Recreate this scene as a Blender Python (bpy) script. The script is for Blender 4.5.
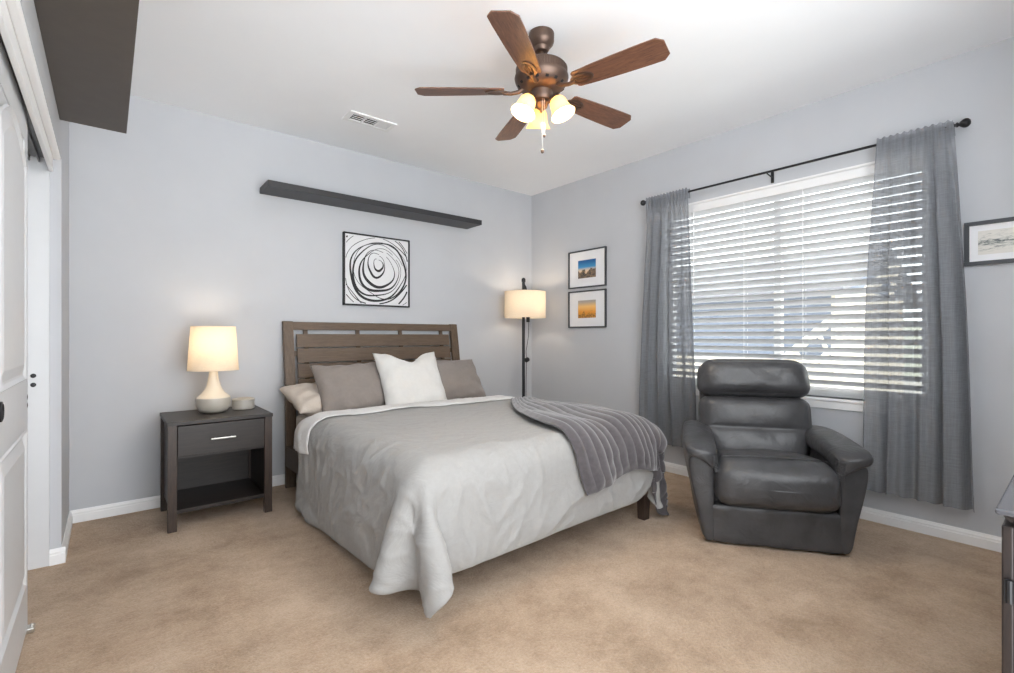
import bpy, bmesh, math, random
import numpy as np
from mathutils import Vector, Matrix, noise

for o in list(bpy.data.objects):
    bpy.data.objects.remove(o)
SC = bpy.context.scene
COL = SC.collection
PI = math.pi
rad = math.radians

# ------------------------------------------------------------------ camera, light, exposure
cam_d = bpy.data.cameras.new('camera')
cam_d.sensor_width = 36.0
cam_d.lens = 482.0 / 1014.0 * 36.0
cam_d.shift_y = -0.5 / 1014.0
cam_d.clip_start = 0.02
cam = bpy.data.objects.new('camera', cam_d)
COL.objects.link(cam)
cam.location = (-3.691, -4.014, 1.157)
cam.rotation_euler = (PI / 2, 0, -rad(39.69))
SC.camera = cam

world = bpy.data.worlds.new('sky')
SC.world = world
world.use_nodes = True
wb = world.node_tree.nodes['Background']
wt = world.node_tree
w_tc = wt.nodes.new('ShaderNodeTexCoord')
w_sep = wt.nodes.new('ShaderNodeSeparateXYZ')
w_rmp = wt.nodes.new('ShaderNodeValToRGB')
w_map = wt.nodes.new('ShaderNodeMapRange')
w_map.inputs[1].default_value = -0.5; w_map.inputs[2].default_value = 0.5
wt.links.new(w_tc.outputs['Generated'], w_sep.inputs[0])
wt.links.new(w_sep.outputs[2], w_map.inputs[0])
wt.links.new(w_map.outputs[0], w_rmp.inputs[0])
w_rmp.color_ramp.elements[0].position = 0.35; w_rmp.color_ramp.elements[0].color = (0.93, 0.97, 1.0, 1)
w_rmp.color_ramp.elements[1].position = 0.65; w_rmp.color_ramp.elements[1].color = (0.58, 0.60, 0.62, 1)
wt.links.new(w_rmp.outputs[0], wb.inputs[0])
wb.inputs[1].default_value = 6.8

SC.view_settings.view_transform = 'Standard'
SC.view_settings.look = 'None'
SC.view_settings.gamma = 1.0
SC.view_settings.use_curve_mapping = False
SC.view_settings.exposure = 0.40

# room: corner of back and right wall at the origin, x to the right, y away from the camera
XL, YB, ZC = -3.87, -4.65, 2.74
WY0, WY1, WZ0, WZ1 = -3.42, -1.67, 0.745, 2.25       # window opening


# ------------------------------------------------------------------ material helpers
def s2l(c):
    return tuple(((v / 255.0) / 12.92 if v <= 10 else ((v / 255.0 + 0.055) / 1.055) ** 2.4) for v in c) + (1.0,)


class Nodes:
    def __init__(self, name):
        self.m = bpy.data.materials.new(name)
        self.m.use_nodes = True
        self.t = self.m.node_tree
        self.b = self.t.nodes['Principled BSDF']
        self.out = self.t.nodes['Material Output']

    def n(self, typ, **kw):
        nd = self.t.nodes.new(typ)
        for k, v in kw.items():
            if k.startswith('i_'):
                key = k[2:]
                key = int(key) if key.isdigit() else key.replace('_', ' ')
                nd.inputs[key].default_value = v
            else:
                setattr(nd, k, v)
        return nd

    def l(self, a, b):
        self.t.links.new(a, b)

    def coord(self, scale=(1, 1, 1), kind='Object', rot=(0, 0, 0)):
        tc = self.n('ShaderNodeTexCoord')
        mp = self.n('ShaderNodeMapping')
        mp.inputs['Scale'].default_value = scale
        mp.inputs['Rotation'].default_value = rot
        self.l(tc.outputs[kind], mp.inputs['Vector'])
        return mp.outputs[0]

    def noise(self, vec, scale, detail=4, rough=0.55, dist=0.0):
        nd = self.n('ShaderNodeTexNoise')
        nd.inputs['Scale'].default_value = scale
        nd.inputs['Detail'].default_value = detail
        nd.inputs['Roughness'].default_value = rough
        nd.inputs['Distortion'].default_value = dist
        if vec is not None:
            self.l(vec, nd.inputs['Vector'])
        return nd.outputs[0]

    def ramp(self, fac, stops, interp='LINEAR'):
        r = self.n('ShaderNodeValToRGB')
        r.color_ramp.interpolation = interp
        el = r.color_ramp.elements
        while len(el) < len(stops):
            el.new(0.5)
        for e, (p, c) in zip(el, stops):
            e.position = p
            e.color = c
        self.l(fac, r.inputs[0])
        return r.outputs[0]

    def bump(self, h, strength, dist=0.002, prev=None):
        b = self.n('ShaderNodeBump')
        b.inputs['Strength'].default_value = strength
        b.inputs['Distance'].default_value = dist
        self.l(h, b.inputs['Height'])
        if prev is not None:
            self.l(prev, b.inputs['Normal'])
        return b.outputs[0]

    def set(self, **kw):
        for k, v in kw.items():
            key = k.replace('_', ' ')
            s = self.b.inputs[key]
            if hasattr(v, 'is_linked') or hasattr(v, 'node'):
                self.l(v, s)
            else:
                s.default_value = v
        return self


def plain(name, c, rough=0.5, metal=0.0, var=0.06, bump=0.0, bscale=200, spec=0.5):
    k = Nodes(name)
    v = k.coord()
    f = k.noise(v, 14, 3)
    a = s2l(c)
    lo = tuple(x * (1 - var) for x in a[:3]) + (1,)
    hi = tuple(min(1, x * (1 + var)) for x in a[:3]) + (1,)
    k.set(Base_Color=k.ramp(f, [(0.3, lo), (0.7, hi)]), Roughness=rough, Metallic=metal)
    k.b.inputs['Specular IOR Level'].default_value = spec
    if bump:
        k.set(Normal=k.bump(k.noise(v, bscale, 2), bump))
    return k.m


def wood(name, c1, c2, rough=0.35, scale=(1, 14, 14), bump=0.05):
    k = Nodes(name)
    v = k.coord(scale)
    f = k.noise(v, 6.0, 6, 0.62, 0.6)
    f2 = k.noise(v, 30.0, 2)
    mx = k.n('ShaderNodeMath', operation='ADD')
    ml = k.n('ShaderNodeMath', operation='MULTIPLY', i_1=0.35)
    k.l(f2, ml.inputs[0]); k.l(f, mx.inputs[0]); k.l(ml.outputs[0], mx.inputs[1])
    k.set(Base_Color=k.ramp(mx.outputs[0], [(0.45, s2l(c1)), (0.85, s2l(c2))]), Roughness=rough)
    k.set(Normal=k.bump(mx.outputs[0], bump, 0.001))
    return k.m


def fabric(name, c, rough=0.9, weave=900, bump=0.25, var=0.07, transl=0.0, wrinkle=0.0, wscale=9):
    k = Nodes(name)
    v = k.coord()
    f = k.noise(v, 40, 3)
    a = s2l(c)
    lo = tuple(x * (1 - var) for x in a[:3]) + (1,)
    hi = tuple(min(1, x * (1 + var)) for x in a[:3]) + (1,)
    k.set(Base_Color=k.ramp(f, [(0.3, lo), (0.7, hi)]), Roughness=rough)
    k.b.inputs['Specular IOR Level'].default_value = 0.2
    k.b.inputs['Sheen Weight'].default_value = 0.15
    nb = None
    if wrinkle:
        nb = k.bump(k.noise(v, wscale, 5, 0.6, 1.2), wrinkle, 0.02)
    k.set(Normal=k.bump(k.noise(v, weave, 2), bump, 0.001, nb))
    return k.m


M = {}
# wall paint with the faint orange-peel of rolled drywall
k = Nodes('wall_paint'); v = k.coord()
k.set(Base_Color=k.ramp(k.noise(v, 2.5, 4), [(0.3, s2l((191, 193, 197))), (0.7, s2l((195, 197, 201)))]), Roughness=0.75)
k.set(Normal=k.bump(k.noise(v, 160, 3), 0.12, 0.001)); M['wall'] = k.m
k = Nodes('ceiling_paint'); v = k.coord()
k.set(Base_Color=k.ramp(k.noise(v, 2, 3), [(0.3, s2l((246, 247, 249))), (0.7, s2l((249, 250, 252)))]), Roughness=0.9)
k.set(Normal=k.bump(k.noise(v, 120, 3), 0.12, 0.001)); M['ceiling'] = k.m
M['trim'] = plain('white_trim_paint', (240, 240, 240), 0.35, var=0.01)
M['door'] = plain('white_door_paint', (208, 209, 211), 0.4, var=0.01)
# carpet: brushed patches plus short tufts
k = Nodes('beige_carpet'); v = k.coord()
big = k.noise(v, 3.4, 6, 0.62, 0.15)
mid = k.noise(v, 30, 4, 0.7)
fine = k.noise(v, 95, 3, 0.75)
bg = k.n('ShaderNodeMath', operation='MULTIPLY', i_1=1.8); k.l(big, bg.inputs[0])
m1 = k.n('ShaderNodeMath', operation='MULTIPLY_ADD', i_1=0.6); k.l(mid, m1.inputs[0]); k.l(bg.outputs[0], m1.inputs[2])
m2 = k.n('ShaderNodeMath', operation='MULTIPLY_ADD', i_1=1.0); k.l(fine, m2.inputs[0]); k.l(m1.outputs[0], m2.inputs[2])
k.set(Base_Color=k.ramp(m2.outputs[0], [(0.85, s2l((152, 124, 98))), (1.25, s2l((190, 160, 132))), (1.0, s2l((190, 160, 132)))]), Roughness=1.0)
k.b.inputs['Specular IOR Level'].default_value = 0.05
k.b.inputs['Sheen Weight'].default_value = 0.2
k.set(Normal=k.bump(m2.outputs[0], 0.9, 0.012)); M['carpet'] = k.m
mr = m2
# map the sum (0..2.55) into the ramp range
sc = k.n('ShaderNodeMath', operation='MULTIPLY', i_1=0.315); k.l(m2.outputs[0], sc.inputs[0])
for nd in k.t.nodes:
    if nd.bl_idname == 'ShaderNodeValToRGB':
        k.l(sc.outputs[0], nd.inputs[0])
        e = nd.color_ramp.elements
        e[0].position = 0.40; e[0].color = s2l((158, 133, 108))
        e[1].position = 0.52; e[1].color = s2l((185, 159, 133))
        e[2].position = 0.66; e[2].color = s2l((208, 184, 159))

M['espresso'] = wood('espresso_wood', (26, 21, 19), (46, 38, 34), 0.42, (1.2, 16, 16))
M['bed_wood'] = wood('greyed_walnut_wood', (76, 61, 48), (106, 88, 71), 0.5, (1.5, 16, 16))
M['bed_wood_v'] = wood('greyed_walnut_upright', (76, 61, 48), (106, 88, 71), 0.5, (16, 16, 1.5))
M['dark_leg'] = wood('dark_leg_wood', (42, 32, 28), (66, 52, 44), 0.4, (14, 14, 2))
M['black'] = plain('black_metal', (34, 34, 36), 0.45, 0.3)
M['black_lacquer'] = plain('black_lacquer', (46, 46, 49), 0.45)
M['brown_shelf'] = plain('dark_brown_laminate', (80, 72, 65), 0.5)
M['steel'] = plain('brushed_nickel', (205, 203, 198), 0.3, 1.0)
M['bronze'] = plain('oil_rubbed_bronze', (98, 80, 70), 0.42, 0.75, var=0.12)
M['blade'] = wood('walnut_fan_blade', (74, 48, 38), (124, 86, 66), 0.4, (2.2, 22, 22))
M['cream_glaze'] = plain('cream_ceramic_glaze', (226, 216, 198), 0.25, var=0.02)
M['grey_glaze'] = plain('stone_grey_glaze', (186, 179, 167), 0.3, var=0.03)
M['canister'] = plain('warm_grey_ceramic', (168, 164, 156), 0.4, var=0.03)
M['mattress'] = fabric('taupe_sheet_cotton', (178, 170, 164), wrinkle=0.15)
M['duvet'] = fabric('light_grey_linen', (158, 157, 155), bump=0.25, var=0.03, wrinkle=0.55, wscale=5)
M['white_sheet'] = fabric('white_cotton', (212, 211, 210), bump=0.12, var=0.02, wrinkle=0.3, wscale=8)
M['taupe'] = fabric('taupe_cotton', (139, 131, 126), bump=0.12, var=0.03, wrinkle=0.3, wscale=10)
M['beige'] = fabric('beige_cotton', (200, 189, 178), bump=0.12, var=0.03, wrinkle=0.3, wscale=10)
M['white_pillow'] = fabric('white_linen', (212, 211, 208), bump=0.12, var=0.02, wrinkle=0.25, wscale=6)
M['throw'] = fabric('grey_plush_fleece', (82, 78, 81), bump=0.5, weave=260, var=0.16)
M['throw'].node_tree.nodes['Principled BSDF'].inputs['Sheen Weight'].default_value = 0.6

# leather: pebbled grain and soft creases
k = Nodes('charcoal_leather'); v = k.coord()
vo = k.n('ShaderNodeTexVoronoi'); vo.inputs['Scale'].default_value = 170; k.l(v, vo.inputs['Vector'])
cr = k.noise(v, 7, 5, 0.6, 1.5)
k.set(Base_Color=k.ramp(k.noise(v, 9, 4), [(0.3, s2l((58, 58, 60))), (0.7, s2l((73, 73, 75)))]), Roughness=k.ramp(cr, [(0.3, (0.30,) * 3 + (1,)), (0.7, (0.42,) * 3 + (1,))]))
nb = k.bump(cr, 0.3, 0.02)
k.set(Normal=k.bump(vo.outputs['Distance'], 0.15, 0.001, nb)); M['leather'] = k.m

# curtain voile: weave partly open
k = Nodes('grey_voile'); v = k.coord((1, 1, 1))
vs = k.coord((6, 6, 160))
slub = k.noise(vs, 3, 3)
vs2 = k.coord((6, 220, 3))
slub2 = k.noise(vs2, 3, 3)
ad = k.n('ShaderNodeMath', operation='ADD'); k.l(slub, ad.inputs[0]); k.l(slub2, ad.inputs[1])
hf = k.n('ShaderNodeMath', operation='MULTIPLY', i_1=0.5); k.l(ad.outputs[0], hf.inputs[0])
colr = k.ramp(hf.outputs[0], [(0.35, s2l((130, 133, 139))), (0.65, s2l((156, 159, 165)))])
df = k.n('ShaderNodeBsdfDiffuse'); k.l(colr, df.inputs[0])
tl = k.n('ShaderNodeBsdfTranslucent'); k.l(colr, tl.inputs[0])
tr = k.n('ShaderNodeBsdfTransparent')
m1 = k.n('ShaderNodeMixShader', i_0=0.3); k.l(df.outputs[0], m1.inputs[1]); k.l(tl.outputs[0], m1.inputs[2])
m2 = k.n('ShaderNodeMixShader', i_0=0.26); k.l(m1.outputs[0], m2.inputs[1]); k.l(tr.outputs[0], m2.inputs[2])
k.l(m2.outputs[0], k.out.inputs[0]); M['voile'] = k.m

# lamp shade linen: lets the bulb shine through
def shade_mat(name, c, w):
    k = Nodes(name); v = k.coord((60, 60, 220))
    colr = k.ramp(k.noise(v, 1.0, 2), [(0.3, s2l(tuple(int(x * 0.97) for x in c))), (0.7, s2l(c))])
    df = k.n('ShaderNodeBsdfDiffuse'); k.l(colr, df.inputs[0])
    tl = k.n('ShaderNodeBsdfTranslucent'); k.l(colr, tl.inputs[0])
    m1 = k.n('ShaderNodeMixShader', i_0=w); k.l(df.outputs[0], m1.inputs[1]); k.l(tl.outputs[0], m1.inputs[2])
    k.l(m1.outputs[0], k.out.inputs[0])
    return k.m
M['shade'] = shade_mat('cream_linen_shade', (246, 238, 224), 0.5)
M['alabaster'] = shade_mat('amber_alabaster_glass', (250, 224, 172), 0.45)
M['slat'] = shade_mat('white_faux_wood_slat', (206, 206, 208), 0.06)

def emit(name, c, s):
    k = Nodes(name)
    e = k.n('ShaderNodeEmission'); e.inputs[0].default_value = c; e.inputs[1].default_value = s
    k.l(e.outputs[0], k.out.inputs[0])
    return k.m
M['bulb'] = emit('warm_bulb_glow', (1.0, 0.80, 0.56, 1), 9.0)

# window glass: clear pane that lets daylight straight through
k = Nodes('clear_glass')
g = k.n('ShaderNodeBsdfGlossy'); g.inputs['Roughness'].default_value = 0.02
t = k.n('ShaderNodeBsdfTransparent'); t.inputs[0].default_value = (0.95, 0.97, 0.96, 1)
mx = k.n('ShaderNodeMixShader', i_0=0.05); k.l(t.outputs[0], mx.inputs[1]); k.l(g.outputs[0], mx.inputs[2])
k.l(mx.outputs[0], k.out.inputs[0]); M['glass'] = k.m
M['mat_board'] = plain('white_mat_board', (236, 236, 238), 0.7, var=0.01)
M['canvas'] = plain('off_white_canvas', (222, 222, 224), 0.8, var=0.02, bump=0.2, bscale=500)
M['ink'] = plain('black_paint', (30, 30, 33), 0.6)
M['charcoal_frame'] = plain('charcoal_frame', (62, 65, 69), 0.45)
M['house_wall'] = plain('blue_grey_siding', (112, 120, 136), 0.8)
M['house_trim'] = plain('cream_stucco', (214, 204, 188), 0.8)
M['roof'] = plain('grey_roof_tile', (112, 112, 118), 0.8, bump=0.6, bscale=12)
M['leaf'] = plain('olive_leaves', (122, 132, 78), 0.7, var=0.35)
M['bark'] = plain('brown_bark', (96, 80, 66), 0.9, var=0.2)
M['hill'] = plain('dry_grass_slope', (190, 190, 172), 0.95, var=0.1)
M['patio'] = plain('pale_concrete', (205, 198, 188), 0.9, var=0.05)
M['cab'] = wood('dark_cherry_wood', (24, 17, 15), (42, 31, 27), 0.5, (12, 12, 2))
M['cab_top'] = plain('dark_polished_top', (78, 78, 82), 0.25)
M['shadow_dark'] = plain('painted_recess_shade', (24, 24, 25), 0.9)  # shade of duct and motor slots, put in as near-black colour


# ------------------------------------------------------------------ mesh helpers
def bx(bm, c, s, bev=0.0, seg=2, rot=None):
    """bevelled box: centre c, full size s"""
    ret = bmesh.ops.create_cube(bm, size=1.0)
    vs = ret['verts']
    for v in vs:
        v.co = Vector((v.co.x * s[0], v.co.y * s[1], v.co.z * s[2]))
    if bev:
        es = list({e for v in vs for e in v.link_edges})
        r = bmesh.ops.bevel(bm, geom=es, offset=bev, segments=seg, profile=0.5, affect='EDGES')
        vs = list({v for f in r['faces'] for v in f.verts} | {v for v in vs if v.is_valid})
    for v in vs:
        p = v.co.copy()
        if rot is not None:
            p = rot @ p
        v.co = p + Vector(c)
    return vs


def bx2(bm, x0, x1, y0, y1, z0, z1, bev=0.0, seg=2):
    return bx(bm, ((x0 + x1) / 2, (y0 + y1) / 2, (z0 + z1) / 2), (x1 - x0, y1 - y0, z1 - z0), bev, seg)


def lathe(bm, prof, c=(0, 0, 0), seg=40, mat3=None, cap=True):
    rings = []
    for r, z in prof:
        ring = []
        for i in range(seg):
            a = 2 * PI * i / seg
            p = Vector((r * math.cos(a), r * math.sin(a), z))
            if mat3 is not None:
                p = mat3 @ p
            ring.append(bm.verts.new(p + Vector(c)))
        rings.append(ring)
    for a, b in zip(rings, rings[1:]):
        for i in range(seg):
            j = (i + 1) % seg
            bm.faces.new((a[i], a[j], b[j], b[i]))
    if cap:
        if prof[0][0] > 1e-5:
            bm.faces.new(list(reversed(rings[0])))
        if prof[-1][0] > 1e-5:
            bm.faces.new(rings[-1])


def tube(bm, pts, r, seg=10):
    pts = [Vector(p) for p in pts]
    rs = r if isinstance(r, (list, tuple)) else [r] * len(pts)
    rings = []
    up = Vector((0.13, 0.31, 0.94)).normalized()
    for i, p in enumerate(pts):
        t = (pts[min(i + 1, len(pts) - 1)] - pts[max(i - 1, 0)]).normalized()
        a = t.cross(up)
        if a.length < 1e-3:
            a = t.cross(Vector((1, 0, 0)))
        a.normalize(); b = t.cross(a)
        rings.append([bm.verts.new(p + (a * math.cos(2 * PI * q / seg) + b * math.sin(2 * PI * q / seg)) * rs[i]) for q in range(seg)])
    for A, B in zip(rings, rings[1:]):
        for i in range(seg):
            j = (i + 1) % seg
            bm.faces.new((A[i], A[j], B[j], B[i]))
    bm.faces.new(list(reversed(rings[0]))); bm.faces.new(rings[-1])


def ball(bm, c, r, scale=(1, 1, 1), seg=16):
    ret = bmesh.ops.create_uvsphere(bm, u_segments=seg, v_segments=max(6, seg // 2), radius=r)
    for v in ret['verts']:
        v.co = Vector((v.co.x * scale[0] + c[0], v.co.y * scale[1] + c[1], v.co.z * scale[2] + c[2]))


def prism(bm, poly, h0, h1, fn):
    """poly of 2-D points extruded; fn(u, v, h) -> point"""
    a = [bm.verts.new(fn(u, v, h0)) for u, v in poly]
    b = [bm.verts.new(fn(u, v, h1)) for u, v in poly]
    n = len(poly)
    bm.faces.new(list(reversed(a))); bm.faces.new(b)
    for i in range(n):
        j = (i + 1) % n
        bm.faces.new((a[i], a[j], b[j], b[i]))


def rbox(bm, c, s, r, n=12, warp=None):
    """soft rounded block on an n-grid, with an optional warp(p in -1..1, point) -> point"""
    def lat(i, j, k):
        return (2 * i / n - 1, 2 * j / n - 1, 2 * k / n - 1)
    cache = {}
    h = Vector((s[0] / 2, s[1] / 2, s[2] / 2))
    rr = [min(r, q) for q in h]

    def vert(i, j, k):
        if (i, j, k) in cache:
            return cache[(i, j, k)]
        u = Vector(lat(i, j, k))
        p = Vector((u.x * h.x, u.y * h.y, u.z * h.z))
        q = Vector([max(-(h[t] - rr[t]), min(h[t] - rr[t], p[t])) for t in range(3)])
        dd = Vector([(p[t] - q[t]) / rr[t] for t in range(3)])
        if dd.length > 1e-6:
            m = max(abs(x) for x in dd)
            dd = dd.normalized() * m
            p = q + Vector([dd[t] * rr[t] for t in range(3)])
        if warp:
            p = warp(u, p)
        cache[(i, j, k)] = bm.verts.new(p + Vector(c))
        return cache[(i, j, k)]
    for a in range(n):
        for b in range(n):
            for side in (0, n):
                q = [(a, b), (a + 1, b), (a + 1, b + 1), (a, b + 1)]
                if side == 0:
                    q = q[::-1]
                bm.faces.new([vert(i, j, side) for i, j in q])
                bm.faces.new([vert(side, i, j) for i, j in q])
                bm.faces.new([vert(j, side, i) for i, j in q])


def obj(name, bm, mat, parent=None, smooth=False, sub=0, recalc=True):
    if recalc:
        bmesh.ops.recalc_face_normals(bm, faces=bm.faces[:])
    me = bpy.data.meshes.new(name)
    bm.to_mesh(me); bm.free()
    me.materials.append(mat)
    if smooth:
        me.shade_smooth()
        if smooth != 'all':
            me.set_sharp_from_angle(angle=rad(38))
    o = bpy.data.objects.new(name, me)
    COL.objects.link(o)
    if parent is not None:
        o.parent = parent
    if sub:
        s = o.modifiers.new('subdivision', 'SUBSURF'); s.levels = sub; s.render_levels = sub
    return o


def tag(o, label, cat, group=None):
    o['label'] = label; o['category'] = cat
    if group:
        o['group'] = group
    return o


def thing(name, label, cat, loc=(0, 0, 0), rotz=0.0, group=None):
    o = bpy.data.objects.new(name, None)
    o.empty_display_size = 0.1
    COL.objects.link(o)
    o.location = loc; o.rotation_euler = (0, 0, rotz)
    return tag(o, label, cat, group)


def struct(name, bm, mat, parent=None, smooth=False):
    o = obj(name, bm, mat, parent, smooth)
    if parent is None:
        o['kind'] = 'structure'
    return o


def B():
    return bmesh.new()


def copy_tree(o, parent=None):
    c = o.copy(); COL.objects.link(c)
    if parent is not None:
        c.parent = parent
    for ch in list(o.children):
        copy_tree(ch, c)
    return c


def unpack(t):
    """rows of millimetre steps -> grid of points"""
    nv, nu, lo, rows = t
    q = np.cumsum(np.array(rows, dtype=float).reshape(nv, 3, nu), axis=2).transpose(0, 2, 1)
    return np.array(lo) + q / 1000.0


def smooth_grid(g, times=1):
    for _ in range(times):
        p = np.pad(g, ((1, 1), (1, 1), (0, 0)), mode='edge')
        q = g.copy()
        q[1:-1, 1:-1] = 0.4 * g[1:-1, 1:-1] + 0.15 * (p[:-2, 1:-1] + p[2:, 1:-1] + p[1:-1, :-2] + p[1:-1, 2:])[1:-1, 1:-1]
        g = q
    return g


def resample(g, nv, nu):
    """bicubic-ish (Catmull-Rom) resampling of a grid of points"""
    def rs(a, n):
        m = a.shape[0]
        t = np.linspace(0, m - 1, n)
        i = np.clip(np.floor(t).astype(int), 0, m - 2)
        f = (t - i)[:, None, None]
        P = lambda k: a[np.clip(i + k, 0, m - 1)]
        p0, p1, p2, p3 = P(-1), P(0), P(1), P(2)
        return 0.5 * (2 * p1 + (p2 - p0) * f + (2 * p0 - 5 * p1 + 4 * p2 - p3) * f ** 2 + (3 * p1 - p0 - 3 * p2 + p3) * f ** 3)
    a = rs(g, nv)
    return rs(a.transpose(1, 0, 2), nu).transpose(1, 0, 2)


def grid_normals(g):
    du = np.gradient(g, axis=1); dv = np.gradient(g, axis=0)
    n = np.cross(du, dv)
    n /= np.linalg.norm(n, axis=2, keepdims=True) + 1e-9
    return n


def sheet(bm, top, bot):
    """closed slab between two grids of points"""
    nv, nu = top.shape[:2]
    A = [[bm.verts.new(tuple(top[j, i])) for i in range(nu)] for j in range(nv)]
    Bv = [[bm.verts.new(tuple(bot[j, i])) for i in range(nu)] for j in range(nv)]
    for j in range(nv - 1):
        for i in range(nu - 1):
            bm.faces.new((A[j][i], A[j][i + 1], A[j + 1][i + 1], A[j + 1][i]))
            bm.faces.new((Bv[j][i], Bv[j + 1][i], Bv[j + 1][i + 1], Bv[j][i + 1]))
    per = [(0, i) for i in range(nu)] + [(j, nu - 1) for j in range(1, nv)] + [(nv - 1, i) for i in range(nu - 2, -1, -1)] + [(j, 0) for j in range(nv - 2, 0, -1)]
    for p, q in zip(per, per[1:] + per[:1]):
        bm.faces.new((A[q[0]][q[1]], A[p[0]][p[1]], Bv[p[0]][p[1]], Bv[q[0]][q[1]]))


# ------------------------------------------------------------------ the room
bm = B(); bx2(bm, -4.75, 0.16, YB, 0.16, -0.12, 0.0); struct('floor', bm, M['carpet'])
bm = B(); bx2(bm, -4.75, 0.16, YB, 0.16, ZC, ZC + 0.12); struct('ceiling', bm, M['ceiling'])
bm = B(); bx2(bm, -4.75, 0.16, 0.0, 0.16, 0, ZC); struct('wall_back', bm, M['wall'])
bm = B()
bx2(bm, 0, 0.16, WY1, 0.0, 0, ZC)
bx2(bm, 0, 0.16, YB, WY0, 0, ZC)
bx2(bm, 0, 0.16, WY0, WY1, 0, WZ0)
bx2(bm, 0, 0.16, WY0, WY1, WZ1, ZC)
struct('wall_right', bm, M['wall'])
bm = B()
bx2(bm, XL - 0.11, XL, -0.665, 0.0, 0, ZC)                      # pier between closet and back wall
vs = bx2(bm, XL - 0.11, XL, YB, -0.665, 2.062, ZC)             # header over the closet
bx2(bm, XL - 0.11, XL, YB, -2.9, 0, 2.062)
bx2(bm, -4.75, -4.64, YB, 0.0, 0, ZC)
struct('wall_left', bm, M['wall'])


bm = B(); bx2(bm, -1.55, 0.16, -4.48, -4.36, 0, ZC); struct('wall_rear_light_block', bm, M['wall'])  # unseen partial wall, added and sized to cut light from the open rear


def baseboard(name, p0, p1, inward):
    prof = [(0, 0), (0.016, 0), (0.016, 0.048), (0.0125, 0.052), (0.0125, 0.062), (0.009, 0.068), (0.005, 0.078), (0, 0.078)]
    p0, p1, inward = Vector(p0), Vector(p1), Vector(inward)
    bm = B()
    prism(bm, prof, 0, 1, lambda u, v, h: p0.lerp(p1, h) + inward * u + Vector((0, 0, v)))
    return struct(name, bm, M['trim'])


baseboard('baseboard_back', (XL, 0, 0), (0, 0, 0), (0, -1, 0))
baseboard('baseboard_right', (0, 0, 0), (0, YB, 0), (-1, 0, 0))
bm = B()
prof = [(0, 0), (0.016, 0), (0.016, 0.048), (0.0125, 0.052), (0.0125, 0.062), (0.009, 0.068), (0.005, 0.078), (0, 0.078)]
prism(bm, prof, 0, 1, lambda u, v, h: Vector((XL + u, -0.665 * (1 - h), v)))
prism(bm, prof, 0, 1, lambda u, v, h: Vector((XL + 0.016 - 0.06 * h, -0.665 - u, v)))
struct('baseboard_left', bm, M['trim'])

# closet: white jamb, track fascia and track, moulded door
bm = B(); bx2(bm, -4.2, XL - 0.044, -0.677, -0.664, 0, 2.06, 0.002); bx2(bm, -4.2, XL - 0.11, -0.664, -0.55, 0, 2.06)
struct('trim_1', bm, M['door'])
bm = B(); bx2(bm, XL - 0.046, XL - 0.03, YB, -0.678, 1.985, 2.055, 0.003)
bx2(bm, XL - 0.034, XL - 0.002, YB, -0.665, 2.05, 2.085, 0.012, 4)
struct('trim_2', bm, M['trim'])
bm = B(); bx2(bm, XL - 0.16, XL - 0.05, -2.9, -0.69, 2.045, 2.06)
for xx in (-0.15, -0.115, -0.08):
    bx2(bm, XL + xx - 0.003, XL + xx + 0.003, -2.9, -0.69, 2.02, 2.045)
struct('trim_3', bm, plain('grey_track_metal', (120, 120, 122), 0.5, 0.5))

DX = -3.931   # room face of the closet door


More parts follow.
